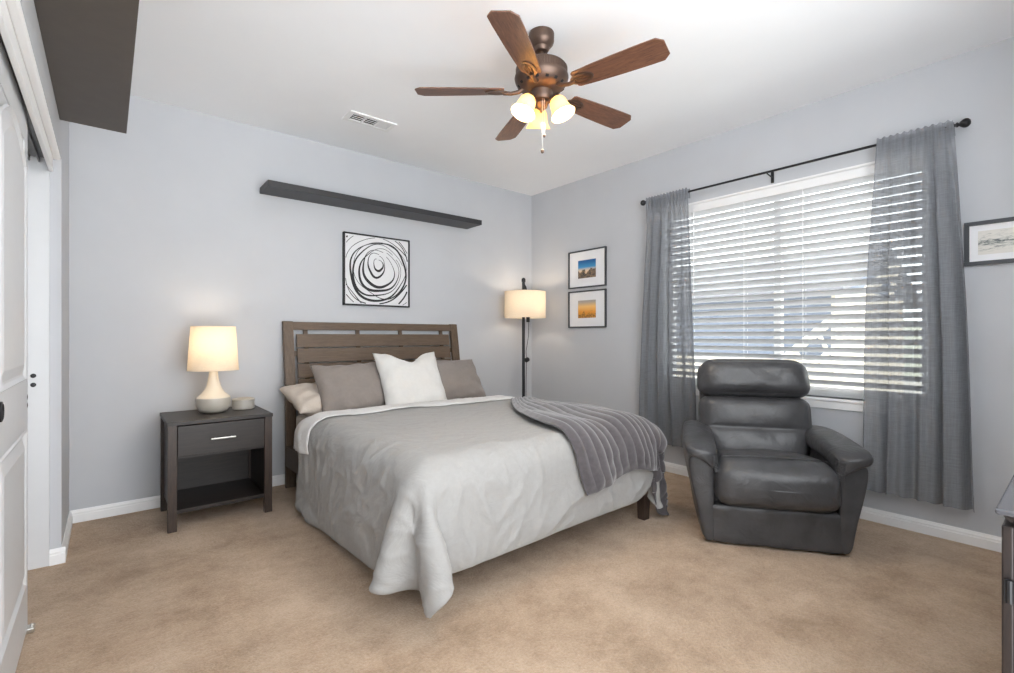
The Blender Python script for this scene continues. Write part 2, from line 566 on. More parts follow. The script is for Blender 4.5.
def door():
    y0, y1, z0, z1 = -2.125, -1.355, 0.012, 2.028
    th = 0.034
    root = thing('door_1', 'white two-panel closet door on the left', 'door')
    del root['label'], root['category']
    root['kind'] = 'structure'
    bm = B()
    # solid slab; the moulded panels are let into its face
    def panel_outline(a0, a1, b0, b1, arch):
        pts = [(a0, b0), (a1, b0)]
        if arch:
            n = 14
            for i in range(n + 1):
                t = i / n
                a = a1 + (a0 - a1) * t
                pts.append((a, b1 - 0.10 + 0.10 * (math.sin(PI * t) ** 0.9)))
        else:
            n = 14
            for i in range(n + 1):
                t = i / n
                pts.append((a1 + (a0 - a1) * t, b1 + 0.055 * 0 ))
        return pts

    bx2(bm, DX - th, DX - 0.004, y0, y1, z0, z1)
    # face with two openings: build as strips around the panels
    pa0, pa1 = -2.03, -1.445
    rows = [(z0, 0.21), (0.21, 0.80), (0.80, 0.99), (0.99, 1.90), (1.90, z1)]
    for i, (a, b) in enumerate(rows):
        if i in (0, 2, 4):
            bx2(bm, DX - 0.008, DX, y0, y1, a, b)
        else:
            bx2(bm, DX - 0.008, DX, y0, pa0, a, b)
            bx2(bm, DX - 0.008, DX, pa1, y1, a, b)
    slab = obj('slab', bm, M['door'], root)
    for (b0, b1, arch) in ((0.21, 0.80, False), (0.99, 1.90, True)):
        bm = B()
        out = panel_outline(pa0, pa1, b0, b1, arch)
        cy = (pa0 + pa1) / 2; cz = (b0 + b1) / 2
        def inset(pts, d):
            w = (pa1 - pa0) / 2; h = (b1 - b0) / 2
            return [(cy + (p[0] - cy) * (w - d) / w, cz + (p[1] - cz) * (h - d) / h) for p in pts]
        lv = [(out, DX + 0.001), (inset(out, 0.006), DX + 0.006), (inset(out, 0.018), DX - 0.003), (inset(out, 0.026), DX - 0.0035), (inset(out, 0.062), DX + 0.006)]
        rings = [[bm.verts.new((x, p[0], p[1])) for p in pts] for pts, x in lv]
        for A, C_ in zip(rings, rings[1:]):
            n = len(A)
            for q in range(n):
                bm.faces.new((A[q], A[(q + 1) % n], C_[(q + 1) % n], C_[q]))
        bm.faces.new(rings[-1])
        obj('door_panel', bm, M['door'], root)
    bm = B()
    my = Matrix.Rotation(PI / 2, 3, 'Y')
    lathe(bm, [(0.0, -0.002), (0.03, -0.002), (0.03, 0.004), (0.024, 0.006), (0.021, 0.001), (0.0, 0.0)], (DX, -1.985, 0.935), 28, my)
    obj('finger_pull', bm, M['black'], root, True)
    bm = B()
    for z in (0.918, 0.886):
        lathe(bm, [(0.0, 0.0), (0.011, 0.0), (0.011, 0.006), (0.0, 0.008)], (DX - 0.006, -1.362, z), 16, my)
    obj('latch', bm, M['black'], root, True)
    bm = B(); bx2(bm, DX - 0.03, DX + 0.022, -1.39, -1.345, 0.0, 0.02, 0.004)
    bx2(bm, DX + 0.008, DX + 0.02, -1.375, -1.36, 0.0, 0.028, 0.003)
    obj('floor_guide', bm, M['steel'], root)
    return root


door()
dr2 = copy_tree(bpy.data.objects['door_1']); dr2.name = 'unseen_door'  # unseen second closet door, added to close the gap against light
dr2.location = (-0.046, -0.74, 0)
bm = B()
for z in (0.915, 0.96):
    lathe(bm, [(0.0, 0.0), (0.011, 0.0), (0.011, 0.005), (0.0, 0.007)], (-3.972, -0.677, z), 16, Matrix.Rotation(PI / 2, 3, 'X'))
struct('trim_4', bm, M['black'])

# window: vinyl slider set in the outer half of the opening
wroot = thing('window_1', 'w', 'window'); del wroot['label'], wroot['category']; wroot['kind'] = 'structure'
bm = B()
f = 0.045
bx2(bm, 0.085, 0.15, WY0, WY1, WZ0, WZ0 + f, 0.004); bx2(bm, 0.085, 0.15, WY0, WY1, WZ1 - f, WZ1, 0.004)
bx2(bm, 0.085, 0.15, WY0, WY0 + f, WZ0, WZ1, 0.004); bx2(bm, 0.085, 0.15, WY1 - f, WY1, WZ0, WZ1, 0.004)
bx2(bm, 0.09, 0.145, -2.585, -2.535, WZ0, WZ1, 0.004)
obj('window_frame', bm, M['trim'], wroot)
for a, b in ((WY0 + f, -2.585), (-2.535, WY1 - f)):
    bm = B(); bx2(bm, 0.112, 0.118, a, b, WZ0 + f, WZ1 - f); obj('window_pane', bm, M['glass'], wroot)
bm = B(); bx2(bm, -0.022, 0.085, WY0 - 0.03, WY1 + 0.03, WZ0 - 0.022, WZ0, 0.006, 3)
bx2(bm, -0.014, 0.0, WY0 - 0.015, WY1 + 0.015, WZ0 - 0.07, WZ0 - 0.022, 0.004)
obj('window_sill', bm, M['trim'], wroot)

# ------------------------------------------------------------------ blind
bl = thing('window_blind', 'white wooden slatted blind covering the window behind the curtains', 'blind', (0.04, (WY0 + WY1) / 2, WZ1))
by0, by1 = WY0 + 0.012 - bl.location.y, WY1 - 0.012 - bl.location.y
bm = B(); bx2(bm, -0.034, -0.022, by0, by1, -0.078, -0.002, 0.004, 3)
prism(bm, [(-0.022, -0.002), (-0.046, -0.002), (-0.046, -0.014), (-0.036, -0.022)], by0, by1, lambda u, v, h: (u, h, v))
obj('valance', bm, M['trim'], bl)
bm = B(); bx2(bm, -0.02, 0.035, by0 + 0.005, by1 - 0.005, -0.05, -0.004, 0.003); obj('headrail', bm, M['trim'], bl)
bm = B()
nsl = 25
zt, zb = -0.088, -1.405
tilt = rad(32)
for i in range(nsl):
    z = zt + (zb - zt) * i / (nsl - 1)
    pts = []
    w = 0.0315
    for a in range(7):
        q = -1 + a / 3.0
        x = q * w; zz = 0.0028 * (1 - q * q)
        # room side (negative x) edge up
        pts.append((x * math.cos(tilt) + zz * math.sin(tilt), -x * math.sin(tilt) + zz * math.cos(tilt)))
    low = [(p[0] - 0.0022 * math.sin(tilt), p[1] - 0.0026) for p in reversed(pts)]
    prism(bm, pts + low, by0 + 0.004, by1 - 0.004, lambda u, v, h: (u, h, z + v))
obj('slats', bm, M['slat'], bl, True)
bm = B(); bx2(bm, -0.026, 0.026, by0 + 0.004, by1 - 0.004, zb - 0.055, zb - 0.033, 0.004); obj('bottom_rail', bm, M['trim'], bl)
for yy in (-0.62, -0.21, 0.19, 0.62):
    bm = B()
    for x in (-0.031, 0.031):
        tube(bm, [(x, yy, -0.05), (x, yy, zb - 0.04)], 0.0012, 6)
    tube(bm, [(0, yy + 0.006, -0.05), (0, yy + 0.006, zb - 0.04)], 0.001, 6)
    obj('ladder_cord', bm, M['trim'], bl)
bm = B(); tube(bm, [(-0.05, by1 - 0.28, -0.06), (-0.052, by1 - 0.28, -0.75)], 0.004, 8); obj('tilt_wand', bm, M['trim'], bl, True)

# ------------------------------------------------------------------ curtain rod and curtains
RZ, RX = 2.318, -0.092
rd = thing('curtain_rod', 'thin black curtain rod with ball ends above the window', 'curtain rod', (RX, -2.55, RZ))
bm = B(); tube(bm, [(0, -1.0, 0), (0, 0.975, 0)], 0.008, 12); obj('rod', bm, M['black'], rd, True)
for s, y in ((-1, -1.0), (1, 0.975)):
    bm = B(); mm = Matrix.Rotation(-s * PI / 2, 3, 'X')
    lathe(bm, [(0.008, 0), (0.013, 0.002), (0.013, 0.008), (0.009, 0.012), (0.014, 0.018), (0.022, 0.028), (0.025, 0.038), (0.022, 0.050), (0.012, 0.059), (0.0, 0.061)], (0, y, 0), 20, mm)
    obj('finial', bm, M['black'], rd, True)
for y in (-0.96, -0.015, 0.94):
    bm = B()
    tube(bm, [(0.012, y, -0.012), (-0.004, y, -0.013), (-0.012, y, 0)], 0.004, 8)
    tube(bm, [(0.0, y, -0.012), (0.082, y, -0.022)], 0.005, 8)
    bx2(bm, 0.082, 0.091, y - 0.01, y + 0.01, -0.06, 0.02, 0.002)
    obj('bracket', bm, M['black'], rd, True)


def curtain(label, ytop, ybot, zbot, seed, folds, name='curtain'):
    """rod-pocket panel; ytop/ybot = (far, near) edges along the wall"""
    rnd = random.Random(seed)
    root = thing(name, label, 'curtain', (RX, (ytop[0] + ytop[1]) / 2, RZ), 0, 'grey sheer curtain panels')
    nu, nv = 170, 80
    off = [rnd.uniform(-0.5, 0.5) for _ in range(6)]
    top = np.zeros((nv, nu, 3))
    for j in range(nv):
        w = j / (nv - 1)
        z = 0.028 + (zbot - RZ - 0.028) * w
        for i in range(nu):
            u = i / (nu - 1)
            uu = u + 0.022 * math.sin(2 * PI * (1.3 * u + off[0])) + 0.012 * math.sin(2 * PI * (2.6 * u + off[1] + w * 0.3))
            e = w ** 0.8
            y0 = ytop[0] + (ybot[0] - ytop[0]) * e; y1 = ytop[1] + (ybot[1] - ytop[1]) * e
            # broad folds below, finer gathers at the rod pocket
            A = 0.012 + 0.034 * min(1, w * 2.2)
            ph = 2 * PI * folds * uu
            mod = 0.75 + 0.35 * math.sin(2 * PI * (0.9 * u + off[2]))
            x = -A * mod * math.sin(ph) - 0.35 * A * math.sin(2 * ph + 1.3 + off[3] * 4 * w)
            g = max(0.0, 1 - w * 9)
            x += g * 0.006 * math.sin(2 * PI * folds * 2.7 * u)
            if w < 0.034:
                x = -0.0125 - 0.0035 * (1 + math.sin(2 * PI * folds * 2.7 * u)) - 0.006 * max(0.0, (0.012 - w) / 0.012)
            elif w < 0.14:
                fz = (w - 0.034) / 0.106
                x = x * fz + (1 - fz) * (-0.0125 - 0.0035 * (1 + math.sin(2 * PI * folds * 2.7 * u)))
            y = y0 + (y1 - y0) * u + 0.010 * min(1, w * 3) * math.sin(ph + 0.9)
            y += 0.012 * w * math.sin(5 * w + 3 * u + off[4] * 6)
            zz = z + (0.006 * math.sin(ph * 1.0) * w) + 0.004 * g * math.sin(2 * PI * folds * 2.7 * u + 1)
            lim = 0.006
            top[j, i] = (max(-0.075, min(0.068, x)), y - root.location.y, zz)
    bm = B()
    vsx = [[bm.verts.new(tuple(top[j, i])) for i in range(nu)] for j in range(nv)]
    for j in range(nv - 1):
        for i in range(nu - 1):
            bm.faces.new((vsx[j][i], vsx[j][i + 1], vsx[j + 1][i + 1], vsx[j + 1][i]))
    obj('curtain_cloth', bm, M['voile'], root, 'all')
    # back layer of the rod pocket and its ruffle
    back = top[:4].copy(); back[:, :, 0] = -back[:, :, 0] + 0.001
    bm = B()
    vb = [[bm.verts.new(tuple(back[j, i])) for i in range(nu)] for j in range(4)]
    for j in range(3):
        for i in range(nu - 1):
            bm.faces.new((vb[j][i], vb[j][i + 1], vb[j + 1][i + 1], vb[j + 1][i]))
    obj('rod_pocket', bm, M['voile'], root, 'all')
    return root


curtain('grey sheer curtain panel left of the window, nearest the bed', (-1.58, -1.965), (-1.505, -2.03), 0.25, 4, 5)
curtain('grey sheer curtain panel right of the window, behind the recliner arm', (-3.20, -3.54), (-3.12, -3.65), 0.21, 11, 4)


# ------------------------------------------------------------------ floating shelves
def floating_shelf(name, label, x0, x1, y0, y1, z, th, mat, along):
    root = thing(name, label, 'shelf', ((x0 + x1) / 2, (y0 + y1) / 2, z))
    hx, hy = (x1 - x0) / 2, (y1 - y0) / 2
    bm = B(); bx2(bm, -hx, hx, -hy, hy, 0, th, 0.002); obj('shelf_board', bm, mat, root)
    return root


floating_shelf('floating_shelf', 'long black floating shelf high on the wall above the bed', -2.80, -0.886, -0.252, 0.0, 2.237, 0.045, M['black_lacquer'], 'x')
floating_shelf('floating_shelf', 'dark brown floating shelf above the closet opening, seen from below', XL, -3.612, -2.75, -0.785, 2.22, 0.05, M['brown_shelf'], 'y')

# ------------------------------------------------------------------ ceiling vent
vt = thing('ceiling_vent', 'white rectangular air vent in the ceiling near the back wall', 'vent', (-2.20, -0.64, ZC))
hx, hy = 0.178, 0.082
bm = B()
ix, iy = hx - 0.035, hy - 0.028
for (a0, a1, b0, b1) in ((-hx, hx, -hy, -iy), (-hx, hx, iy, hy), (-hx, -ix, -iy, iy), (ix, hx, -iy, iy)):
    bx2(bm, a0, a1, b0, b1, -0.010, 0.0, 0.002)
for xx in (-ix / 3, ix / 3):
    bx2(bm, xx - 0.006, xx + 0.006, -iy, iy, -0.009, 0.0)
obj('vent_frame', bm, M['trim'], vt)
bm = B(); bx2(bm, -ix, ix, -iy, iy, -0.002, -0.0005); obj('duct_shade_sheet', bm, M['shadow_dark'], vt)  # flat dark sheet painted as the shade inside the duct
for sct in range(3):
    bm = B()
    xa = -ix + sct * 2 * ix / 3 + 0.006; xb = xa + 2 * ix / 3 - 0.012
    if sct < 2:
        for i in range(4):
            y = -iy + (i + 0.5) * 2 * iy / 4
            bx(bm, ((xa + xb) / 2, y, -0.006), (xb - xa, 0.005, 0.0012), rot=Matrix.Rotation(rad(80), 3, 'X'))
    else:
        for i in range(6):
            x = xa + (i + 0.5) * (xb - xa) / 6
            bx(bm, (x, 0, -0.006), (0.015, 2 * iy, 0.0012), rot=Matrix.Rotation(rad(25), 3, 'Y'))
    obj('louvre', bm, M['trim'], vt)

# ------------------------------------------------------------------ ceiling fan
FX, FY = -1.943, -2.19
fan = thing('ceiling_fan', 'bronze ceiling fan with five walnut blades and three lit glass shades', 'ceiling fan', (FX, FY, ZC))
z_ = lambda z: z - ZC
bm = B(); lathe(bm, [(0.060, 0.0), (0.0655, -0.004), (0.067, -0.012), (0.066, -0.045), (0.062, -0.058), (0.050, -0.072), (0.042, -0.078), (0.040, -0.088), (0.034, -0.098), (0.018, -0.102), (0.0, -0.102)], (0, 0, 0), 36)
obj('canopy', bm, M['bronze'], fan, True)
bm = B(); tube(bm, [(0, 0, -0.09), (0, 0, -0.175)], 0.0125, 14)
lathe(bm, [(0.0, -0.150), (0.022, -0.150), (0.026, -0.154), (0.026, -0.168), (0.02, -0.172), (0.0, -0.172)], seg=20)
obj('downrod', bm, M['bronze'], fan, True)
bm = B(); lathe(bm, [(0.0, z_(2.572)), (0.03, z_(2.572)), (0.05, z_(2.568)), (0.100, z_(2.566)), (0.126, z_(2.560)), (0.131, z_(2.554)), (0.132, z_(2.548)), (0.132, z_(2.516)), (0.139, z_(2.512)), (0.141, z_(2.502)), (0.138, z_(2.488)), (0.128, z_(2.468)), (0.108, z_(2.448)), (0.08, z_(2.434)), (0.05, z_(2.430)), (0.0, z_(2.430))], seg=56)
mot = obj('motor_housing', bm, M['bronze'], fan, True)
bm = B()
for i in range(60):
    a = 2 * PI * i / 60
    bx(bm, (0.131 * math.cos(a), 0.131 * math.sin(a), z_(2.532)), (0.008, 0.007, 0.034), rot=Matrix.Rotation(a, 3, 'Z'))
obj('ribbed_band', bm, M['bronze'], mot)
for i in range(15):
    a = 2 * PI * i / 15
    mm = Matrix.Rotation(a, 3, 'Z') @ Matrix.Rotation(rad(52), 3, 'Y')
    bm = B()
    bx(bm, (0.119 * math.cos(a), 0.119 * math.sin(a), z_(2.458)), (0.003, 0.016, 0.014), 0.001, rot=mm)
    obj('slot_shade_block', bm, M['shadow_dark'], mot)  # dark block painted as the shade in a motor slot
bm = B(); lathe(bm, [(0.0, z_(2.436)), (0.055, z_(2.436)), (0.06, z_(2.428)), (0.057, z_(2.412)), (0.058, z_(2.398)), (0.05, z_(2.384)), (0.032, z_(2.378)), (0.0, z_(2.378))], seg=36)
obj('switch_housing', bm, M['bronze'], fan, True)
bm = B(); lathe(bm, [(0.0, z_(2.382)), (0.03, z_(2.382)), (0.036, z_(2.370)), (0.03, z_(2.352)), (0.022, z_(2.345)), (0.01, z_(2.335)), (0.008, z_(2.325)), (0.0, z_(2.322))], seg=28)
obj('light_fitter', bm, M['bronze'], fan, True)

BLZ = z_(2.436)


def blade_parts(parent):
    bm = B()
    # outline along +x
    out = [(0.195, -0.045), (0.205, -0.052), (0.30, -0.060), (0.42, -0.066), (0.56, -0.070), (0.625, -0.070), (0.655, -0.042), (0.655, 0.042), (0.625, 0.070), (0.56, 0.070), (0.42, 0.066), (0.30, 0.060), (0.205, 0.052), (0.195, 0.045)]
    pit = Matrix.Rotation(rad(-12), 3, 'X')
    prism(bm, out, -0.003, 0.003, lambda u, v, h: pit @ Vector((u, v, h)) + Vector((0, 0, BLZ)))
    b = obj('blade', bm, M['blade'], parent)
    # iron: arm from the motor and slotted oval plate under the blade
    bm = B()
    tube(bm, [(0.085, 0, BLZ + 0.02), (0.12, 0, BLZ - 0.004), (0.16, 0, BLZ - 0.012), (0.20, 0, BLZ - 0.009)], [0.013, 0.011, 0.010, 0.011], 10)
    no = 24
    def ell(ax, ay, cx):
        return [(cx + ax * math.cos(2 * PI * i / no), ay * math.sin(2 * PI * i / no)) for i in range(no)]
    po, pi_ = ell(0.062, 0.036, 0.235), ell(0.046, 0.024, 0.235)
    for h0, h1 in ((-0.009, -0.003),):
        A = [[bm.verts.new(pit @ Vector((p[0], p[1], h)) + Vector((0, 0, BLZ))) for p in pts] for pts, h in ((po, h0), (po, h1), (pi_, h1), (pi_, h0))]
        for q in range(4):
            R0, R1 = A[q], A[(q + 1) % 4]
            for i in range(no):
                bm.faces.new((R0[i], R0[(i + 1) % no], R1[(i + 1) % no], R1[i]))
    for yy in (-0.009, 0.009):
        vsx = bx(bm, (0, 0, 0), (0.088, 0.006, 0.006), 0.001)
        for v in vsx:
            v.co = pit @ (v.co + Vector((0.235, yy, -0.006))) + Vector((0, 0, BLZ))
    obj('blade_iron', bm, M['bronze'], b, True)
    return b


b0 = blade_parts(fan)
b0.rotation_euler = (0, 0, rad(-76))
for k_ in range(1, 5):
    b = copy_tree(b0, fan)
    b.rotation_euler = (0, 0, rad(-76 + 72 * k_))


def fan_shade(az):
    a = rad(az)
    d = Vector((math.cos(a), math.sin(a), 0))
    # arm
    bm = B()
    p0 = d * 0.028 + Vector((0, 0, z_(2.37))); p1 = d * 0.06 + Vector((0, 0, z_(2.385))); p2 = d * 0.082 + Vector((0, 0, z_(2.39)))
    tube(bm, [p0, p1, p2], 0.008, 10)
    axis = (d * 0.40 + Vector((0, 0, -0.92))).normalized()
    zax = axis; xax = Vector((0, 0, 1)).cross(zax).normalized(); yax = zax.cross(xax)
    mm = Matrix((xax, yax, zax)).transposed()
    nk = d * 0.076 + Vector((0, 0, z_(2.392)))
    lathe(bm, [(0.0, -0.006), (0.02, -0.006), (0.024, 0.002), (0.024, 0.016), (0.0, 0.016)], nk, 20, mm)
    obj('lamp_arm', bm, M['bronze'], fan, True)
    bm = B()
    pr = [(0.022, 0.010), (0.034, 0.018), (0.042, 0.034), (0.045, 0.055), (0.048, 0.075), (0.055, 0.092), (0.063, 0.104), (0.066, 0.110)]
    inn = [(r - 0.003, z) for r, z in reversed(pr)]
    lathe(bm, pr + inn, nk, 32, mm, cap=False)
    sh = obj('lamp_shade', bm, M['alabaster'], fan, 'all')
    bm = B(); ball(bm, nk + axis * 0.045, 0.018, seg=14); tube(bm, [nk + axis * 0.014, nk + axis * 0.04], 0.011, 10)
    obj('bulb', bm, M['bulb'], sh, 'all')
    ld = bpy.data.lights.new('fan_bulb_light', 'POINT'); ld.energy = 8.5; ld.color = (1.0, 0.87, 0.72); ld.shadow_soft_size = 0.03
    lo = bpy.data.objects.new('fan_bulb_light', ld); COL.objects.link(lo); lo.location = Vector((FX, FY, ZC)) + nk + axis * 0.093


for az in (55, 175, 295):
    fan_shade(az)
for (dx, dy, zl, rr) in ((-0.018, -0.040, 2.195, 0.008), (-0.026, -0.034, 2.115, 0.009)):
    bm = B()
    tube(bm, [(dx * 0.8, dy * 0.8, z_(2.40)), (dx, dy, z_(2.37)), (dx, dy, z_(zl))], 0.0014, 6)
    ch = obj('pull_chain', bm, M['steel'], fan)
    bm = B(); ball(bm, (dx, dy, z_(zl) - 0.008), rr, (1, 1, 1.3), 12)
    obj('chain_fob', bm, M['bronze'], ch, 'all')

# ------------------------------------------------------------------ wall art
art = thing('wall_art', 'square black and white swirling line painting in a thin black frame above the headboard', 'painting', (-1.856, 0.0, 1.727))
h = 0.308
bm = B(); bx2(bm, -h + 0.006, h - 0.006, -0.022, -0.004, -h + 0.006, h - 0.006); obj('canvas', bm, M['canvas'], art)
bm = B()
for (a0, a1, b0, b1) in ((-h, h, h - 0.012, h), (-h, h, -h, -h + 0.012), (-h, -h + 0.012, -h, h), (h - 0.012, h, -h, h)):
    bx2(bm, a0, a1, -0.034, -0.001, b0, b1, 0.001)
obj('picture_frame', bm, M['ink'], art)


def ribbon(bm, pts, wd, y=-0.0235, lim=0.292):
    """flat painted stroke with varying width; kept inside the canvas"""
    n = len(pts)
    prev = None
    for i in range(n):
        p = Vector(pts[i]); q = Vector(pts[(i + 1) % n]) if i < n - 1 else Vector(pts[i])
        o = Vector(pts[i - 1]) if i > 0 else p
        t = (q - o)
        if t.length < 1e-6:
            continue
        t.normalize(); nn = Vector((-t.y, t.x))
        a = p + nn * wd[i] / 2; b = p - nn * wd[i] / 2
        inside = all(abs(c) < lim for c in (a.x, a.y, b.x, b.y))
        cur = (bm.verts.new((a.x, y, a.y)), bm.verts.new((b.x, y, b.y))) if inside else None
        if cur and prev:
            bm.faces.new((prev[0], prev[1], cur[1], cur[0]))
        prev = cur


bm = B()
rnd = random.Random(7)
# (centre, radii, thick, phase of the thick part, wobble)
ringsA = [((0.005, 0.055), (0.042, 0.058), 0.016, 4.9, 0.10, 2.9), ((-0.012, 0.050), (0.085, 0.105), 0.015, 4.4, 0.06, 3.1),
          ((0.01, 0.015), (0.155, 0.165), 0.021, 4.3, 0.05, 3.0),
          ((0.02, 0.0), (0.185, 0.185), 0.018, 4.2, 0.05, 3.3), ((0.0, -0.005), (0.225, 0.225), 0.012, 3.6, 0.05, 3.3),
          ((0.005, 0.0), (0.255, 0.262), 0.017, 4.1, 0.05, 3.14), ((0.03, 0.01), (0.24, 0.25), 0.013, 0.2, 0.05, 3.14),
          ((0.0, 0.0), (0.30, 0.30), 0.008, 5.6, 0.05, 3.14), ((-0.01, 0.0), (0.335, 0.33), 0.009, 5.6, 0.06, 3.14),
          ((0.0, 0.0), (0.37, 0.365), 0.007, 2.3, 0.05, 3.14)]
for (c, r, th, ph, wob, span) in ringsA:
    o1, o2 = rnd.uniform(0, 6), rnd.uniform(0, 6)
    pts = []; wd = []
    n = 150
    for i in range(n + 1):
        a = ph - span + 2 * span * i / n
        w = 1 + wob * math.sin(2 * a + o1) + wob * 0.7 * math.sin(3 * a + o2) + 0.02 * math.sin(5 * a + o1)
        if span < 3.14:
            w *= 1 - 0.10 * (i / n)
        elif span > 3.2:
            w *= 1 - 0.12 * (i / n - 0.5)
        pts.append((c[0] + r[0] * w * math.cos(a), c[1] + r[1] * w * math.sin(a)))
        wd.append(0.0045 + th * max(0, math.cos((a - ph) * 0.62)) ** 2)
    ribbon(bm, pts, wd)
obj('painted_lines', bm, M['ink'], art)


def small_picture(name, label, y0, y1, z0, z1, mat_print, frame_mat, fw, pr, group=None, depth=0.022):
    root = thing(name, label, 'picture', (0.0, (y0 + y1) / 2, (z0 + z1) / 2), 0, group)
    hy, hz = (y1 - y0) / 2, (z1 - z0) / 2
    bm = B()
    for (a0, a1, b0, b1) in ((-hy, hy, hz - fw, hz), (-hy, hy, -hz, -hz + fw), (-hy, -hy + fw, -hz + fw, hz - fw), (hy - fw, hy, -hz + fw, hz - fw)):
        bx2(bm, -depth, -0.001, a0, a1, b0, b1, 0.0015)
    obj('picture_frame', bm, frame_mat, root)
    bm = B(); bx2(bm, -0.010, -0.004, -hy + fw - 0.003, hy - fw + 0.003, -hz + fw - 0.003, hz - fw + 0.003); obj('mat_board', bm, M['mat_board'], root)
    bm = B(); bx2(bm, -0.0115, -0.0095, pr[0], pr[1], pr[2], pr[3]); obj('print', bm, mat_print, root)
    return root


def print_mat(name, stops, rock, rocky, nscale, thr, base):
    """landscape print: sky gradient by height with a dark broken ridge; printed colours"""
    k = Nodes(name)
    tc = k.n('ShaderNodeTexCoord')
    sp = k.n('ShaderNodeSeparateXYZ'); k.l(tc.outputs['Object'], sp.inputs[0])
    mp = k.n('ShaderNodeMapRange'); mp.inputs[1].default_value = base[0]; mp.inputs[2].default_value = base[1]
    k.l(sp.outputs[2], mp.inputs[0])
    sky = k.ramp(mp.outputs[0], stops)
    nz = k.noise(tc.outputs['Object'], nscale, 5, 0.65)
    ad = k.n('ShaderNodeMath', operation='MULTIPLY_ADD', i_1=1.1); k.l(nz, ad.inputs[0]); k.l(mp.outputs[0], ad.inputs[2])
    mask = k.ramp(ad.outputs[0], [(thr, (1, 1, 1, 1)), (thr + 0.03, (0, 0, 0, 1))])
    nz2 = k.noise(tc.outputs['Object'], nscale * 2.2, 4, 0.7)
    rk = k.ramp(nz2, [(0.4, s2l(rock)), (0.62, s2l(rocky))])
    mx = k.n('ShaderNodeMixRGB'); k.l(mask, mx.inputs[0]); k.l(sky, mx.inputs[1]); k.l(rk, mx.inputs[2])
    k.set(Base_Color=mx.outputs[0], Roughness=0.5)
    return k.m


pm1 = print_mat('coastal_rock_print', [(0.0, s2l((232, 196, 150))), (0.45, s2l((226, 200, 170))), (0.65, s2l((70, 150, 200))), (1.0, s2l((24, 92, 150)))], (50, 52, 58), (150, 124, 96), 22, 0.95, (-0.09, 0.075))
pm2 = print_mat('sunset_desert_print', [(0.0, s2l((196, 128, 40))), (0.4, s2l((236, 160, 60))), (0.7, s2l((244, 196, 120))), (1.0, s2l((176, 166, 158)))], (120, 84, 40), (214, 148, 60), 30, 0.80, (-0.09, 0.075))
small_picture('framed_picture', 'small black framed print of rocks under blue sky, upper of the pair beside the window', -1.068, -0.582, 1.640, 2.018, pm1, M['charcoal_frame'], 0.013, (-0.115, 0.115, -0.092, 0.088), 'pair of small framed prints')
small_picture('framed_picture', 'small black framed print of an orange sunset, lower of the pair beside the window', -1.068, -0.582, 1.240, 1.612, pm2, M['charcoal_frame'], 0.013, (-0.115, 0.115, -0.088, 0.088), 'pair of small framed prints')
k = Nodes('pencil_sketch_print'); v = k.coord((1, 8, 30))
n1 = k.noise(v, 2.2, 6, 0.7, 1.0)
tc = k.n('ShaderNodeTexCoord'); sp = k.n('ShaderNodeSeparateXYZ'); k.l(tc.outputs['Object'], sp.inputs[0])
ab = k.n('ShaderNodeMath', operation='ABSOLUTE'); k.l(sp.outputs[2], ab.inputs[0])
ms = k.n('ShaderNodeMath', operation='MULTIPLY_ADD', i_1=4.2); k.l(ab.outputs[0], ms.inputs[0]); k.l(n1, ms.inputs[2])
k.set(Base_Color=k.ramp(ms.outputs[0], [(0.46, s2l((96, 104, 104))), (0.56, s2l((196, 196, 190))), (0.66, s2l((222, 219, 212)))]), Roughness=0.6)
small_picture('framed_picture', 'wide grey framed pencil sketch on the wall right of the curtain', -4.16, -3.574, 1.545, 1.785, k.m, M['charcoal_frame'], 0.021, (-0.23, 0.238, -0.064, 0.066))

# ------------------------------------------------------------------ nightstand
ns = thing('nightstand', 'dark espresso nightstand with one drawer and an open shelf left of the bed', 'nightstand', (-3.135, -0.33, 0))
hx, hy, nh = 0.287, 0.252, 0.648
bm = B(); bx2(bm, -hx, hx, -hy, hy, nh - 0.022, nh, 0.002); obj('table_top', bm, M['espresso'], ns)
for sx in (-1, 1):
    for sy in (-1, 1):
        bm = B(); cx = sx * (hx - 0.027); cy = sy * (hy - 0.022)
        bx(bm, (cx, cy, (nh - 0.022) / 2), (0.046, 0.038, nh - 0.022), 0.002)
        obj('leg', bm, M['dark_leg'], ns)
for sx in (-1, 1):
    bm = B(); cx = sx * (hx - 0.03); bx2(bm, cx - 0.008, cx + 0.008, -hy + 0.04, hy - 0.04, 0.10, nh - 0.022); obj('side_panel', bm, M['espresso'], ns)
bm = B(); bx2(bm, -hx + 0.05, hx - 0.05, hy - 0.03, hy - 0.018, 0.10, nh - 0.022); obj('back_panel', bm, M['espresso'], ns)
bm = B(); bx2(bm, -hx + 0.03, hx - 0.03, -hy + 0.018, hy - 0.02, 0.10, 0.122, 0.001); obj('shelf', bm, M['espresso'], ns)
bm = B(); bx2(bm, -hx + 0.05, hx - 0.05, -hy + 0.02, hy - 0.03, 0.425, 0.437); obj('drawer_divider', bm, M['espresso'], ns)
bm = B(); bx2(bm, -hx + 0.052, hx - 0.052, -hy - 0.001, -hy + 0.019, 0.441, nh - 0.027, 0.002)
bx2(bm, -hx + 0.07, hx - 0.07, -hy + 0.019, hy - 0.05, 0.45, 0.58)
dr = obj('drawer', bm, M['espresso'], ns)
bm = B(); bx2(bm, -0.068, 0.068, -hy - 0.024, -hy - 0.014, 0.523, 0.533, 0.0035, 3)
for x in (-0.045, 0.045):
    bx2(bm, x - 0.004, x + 0.004, -hy - 0.016, -hy, 0.524, 0.532)
obj('handle', bm, M['steel'], dr)

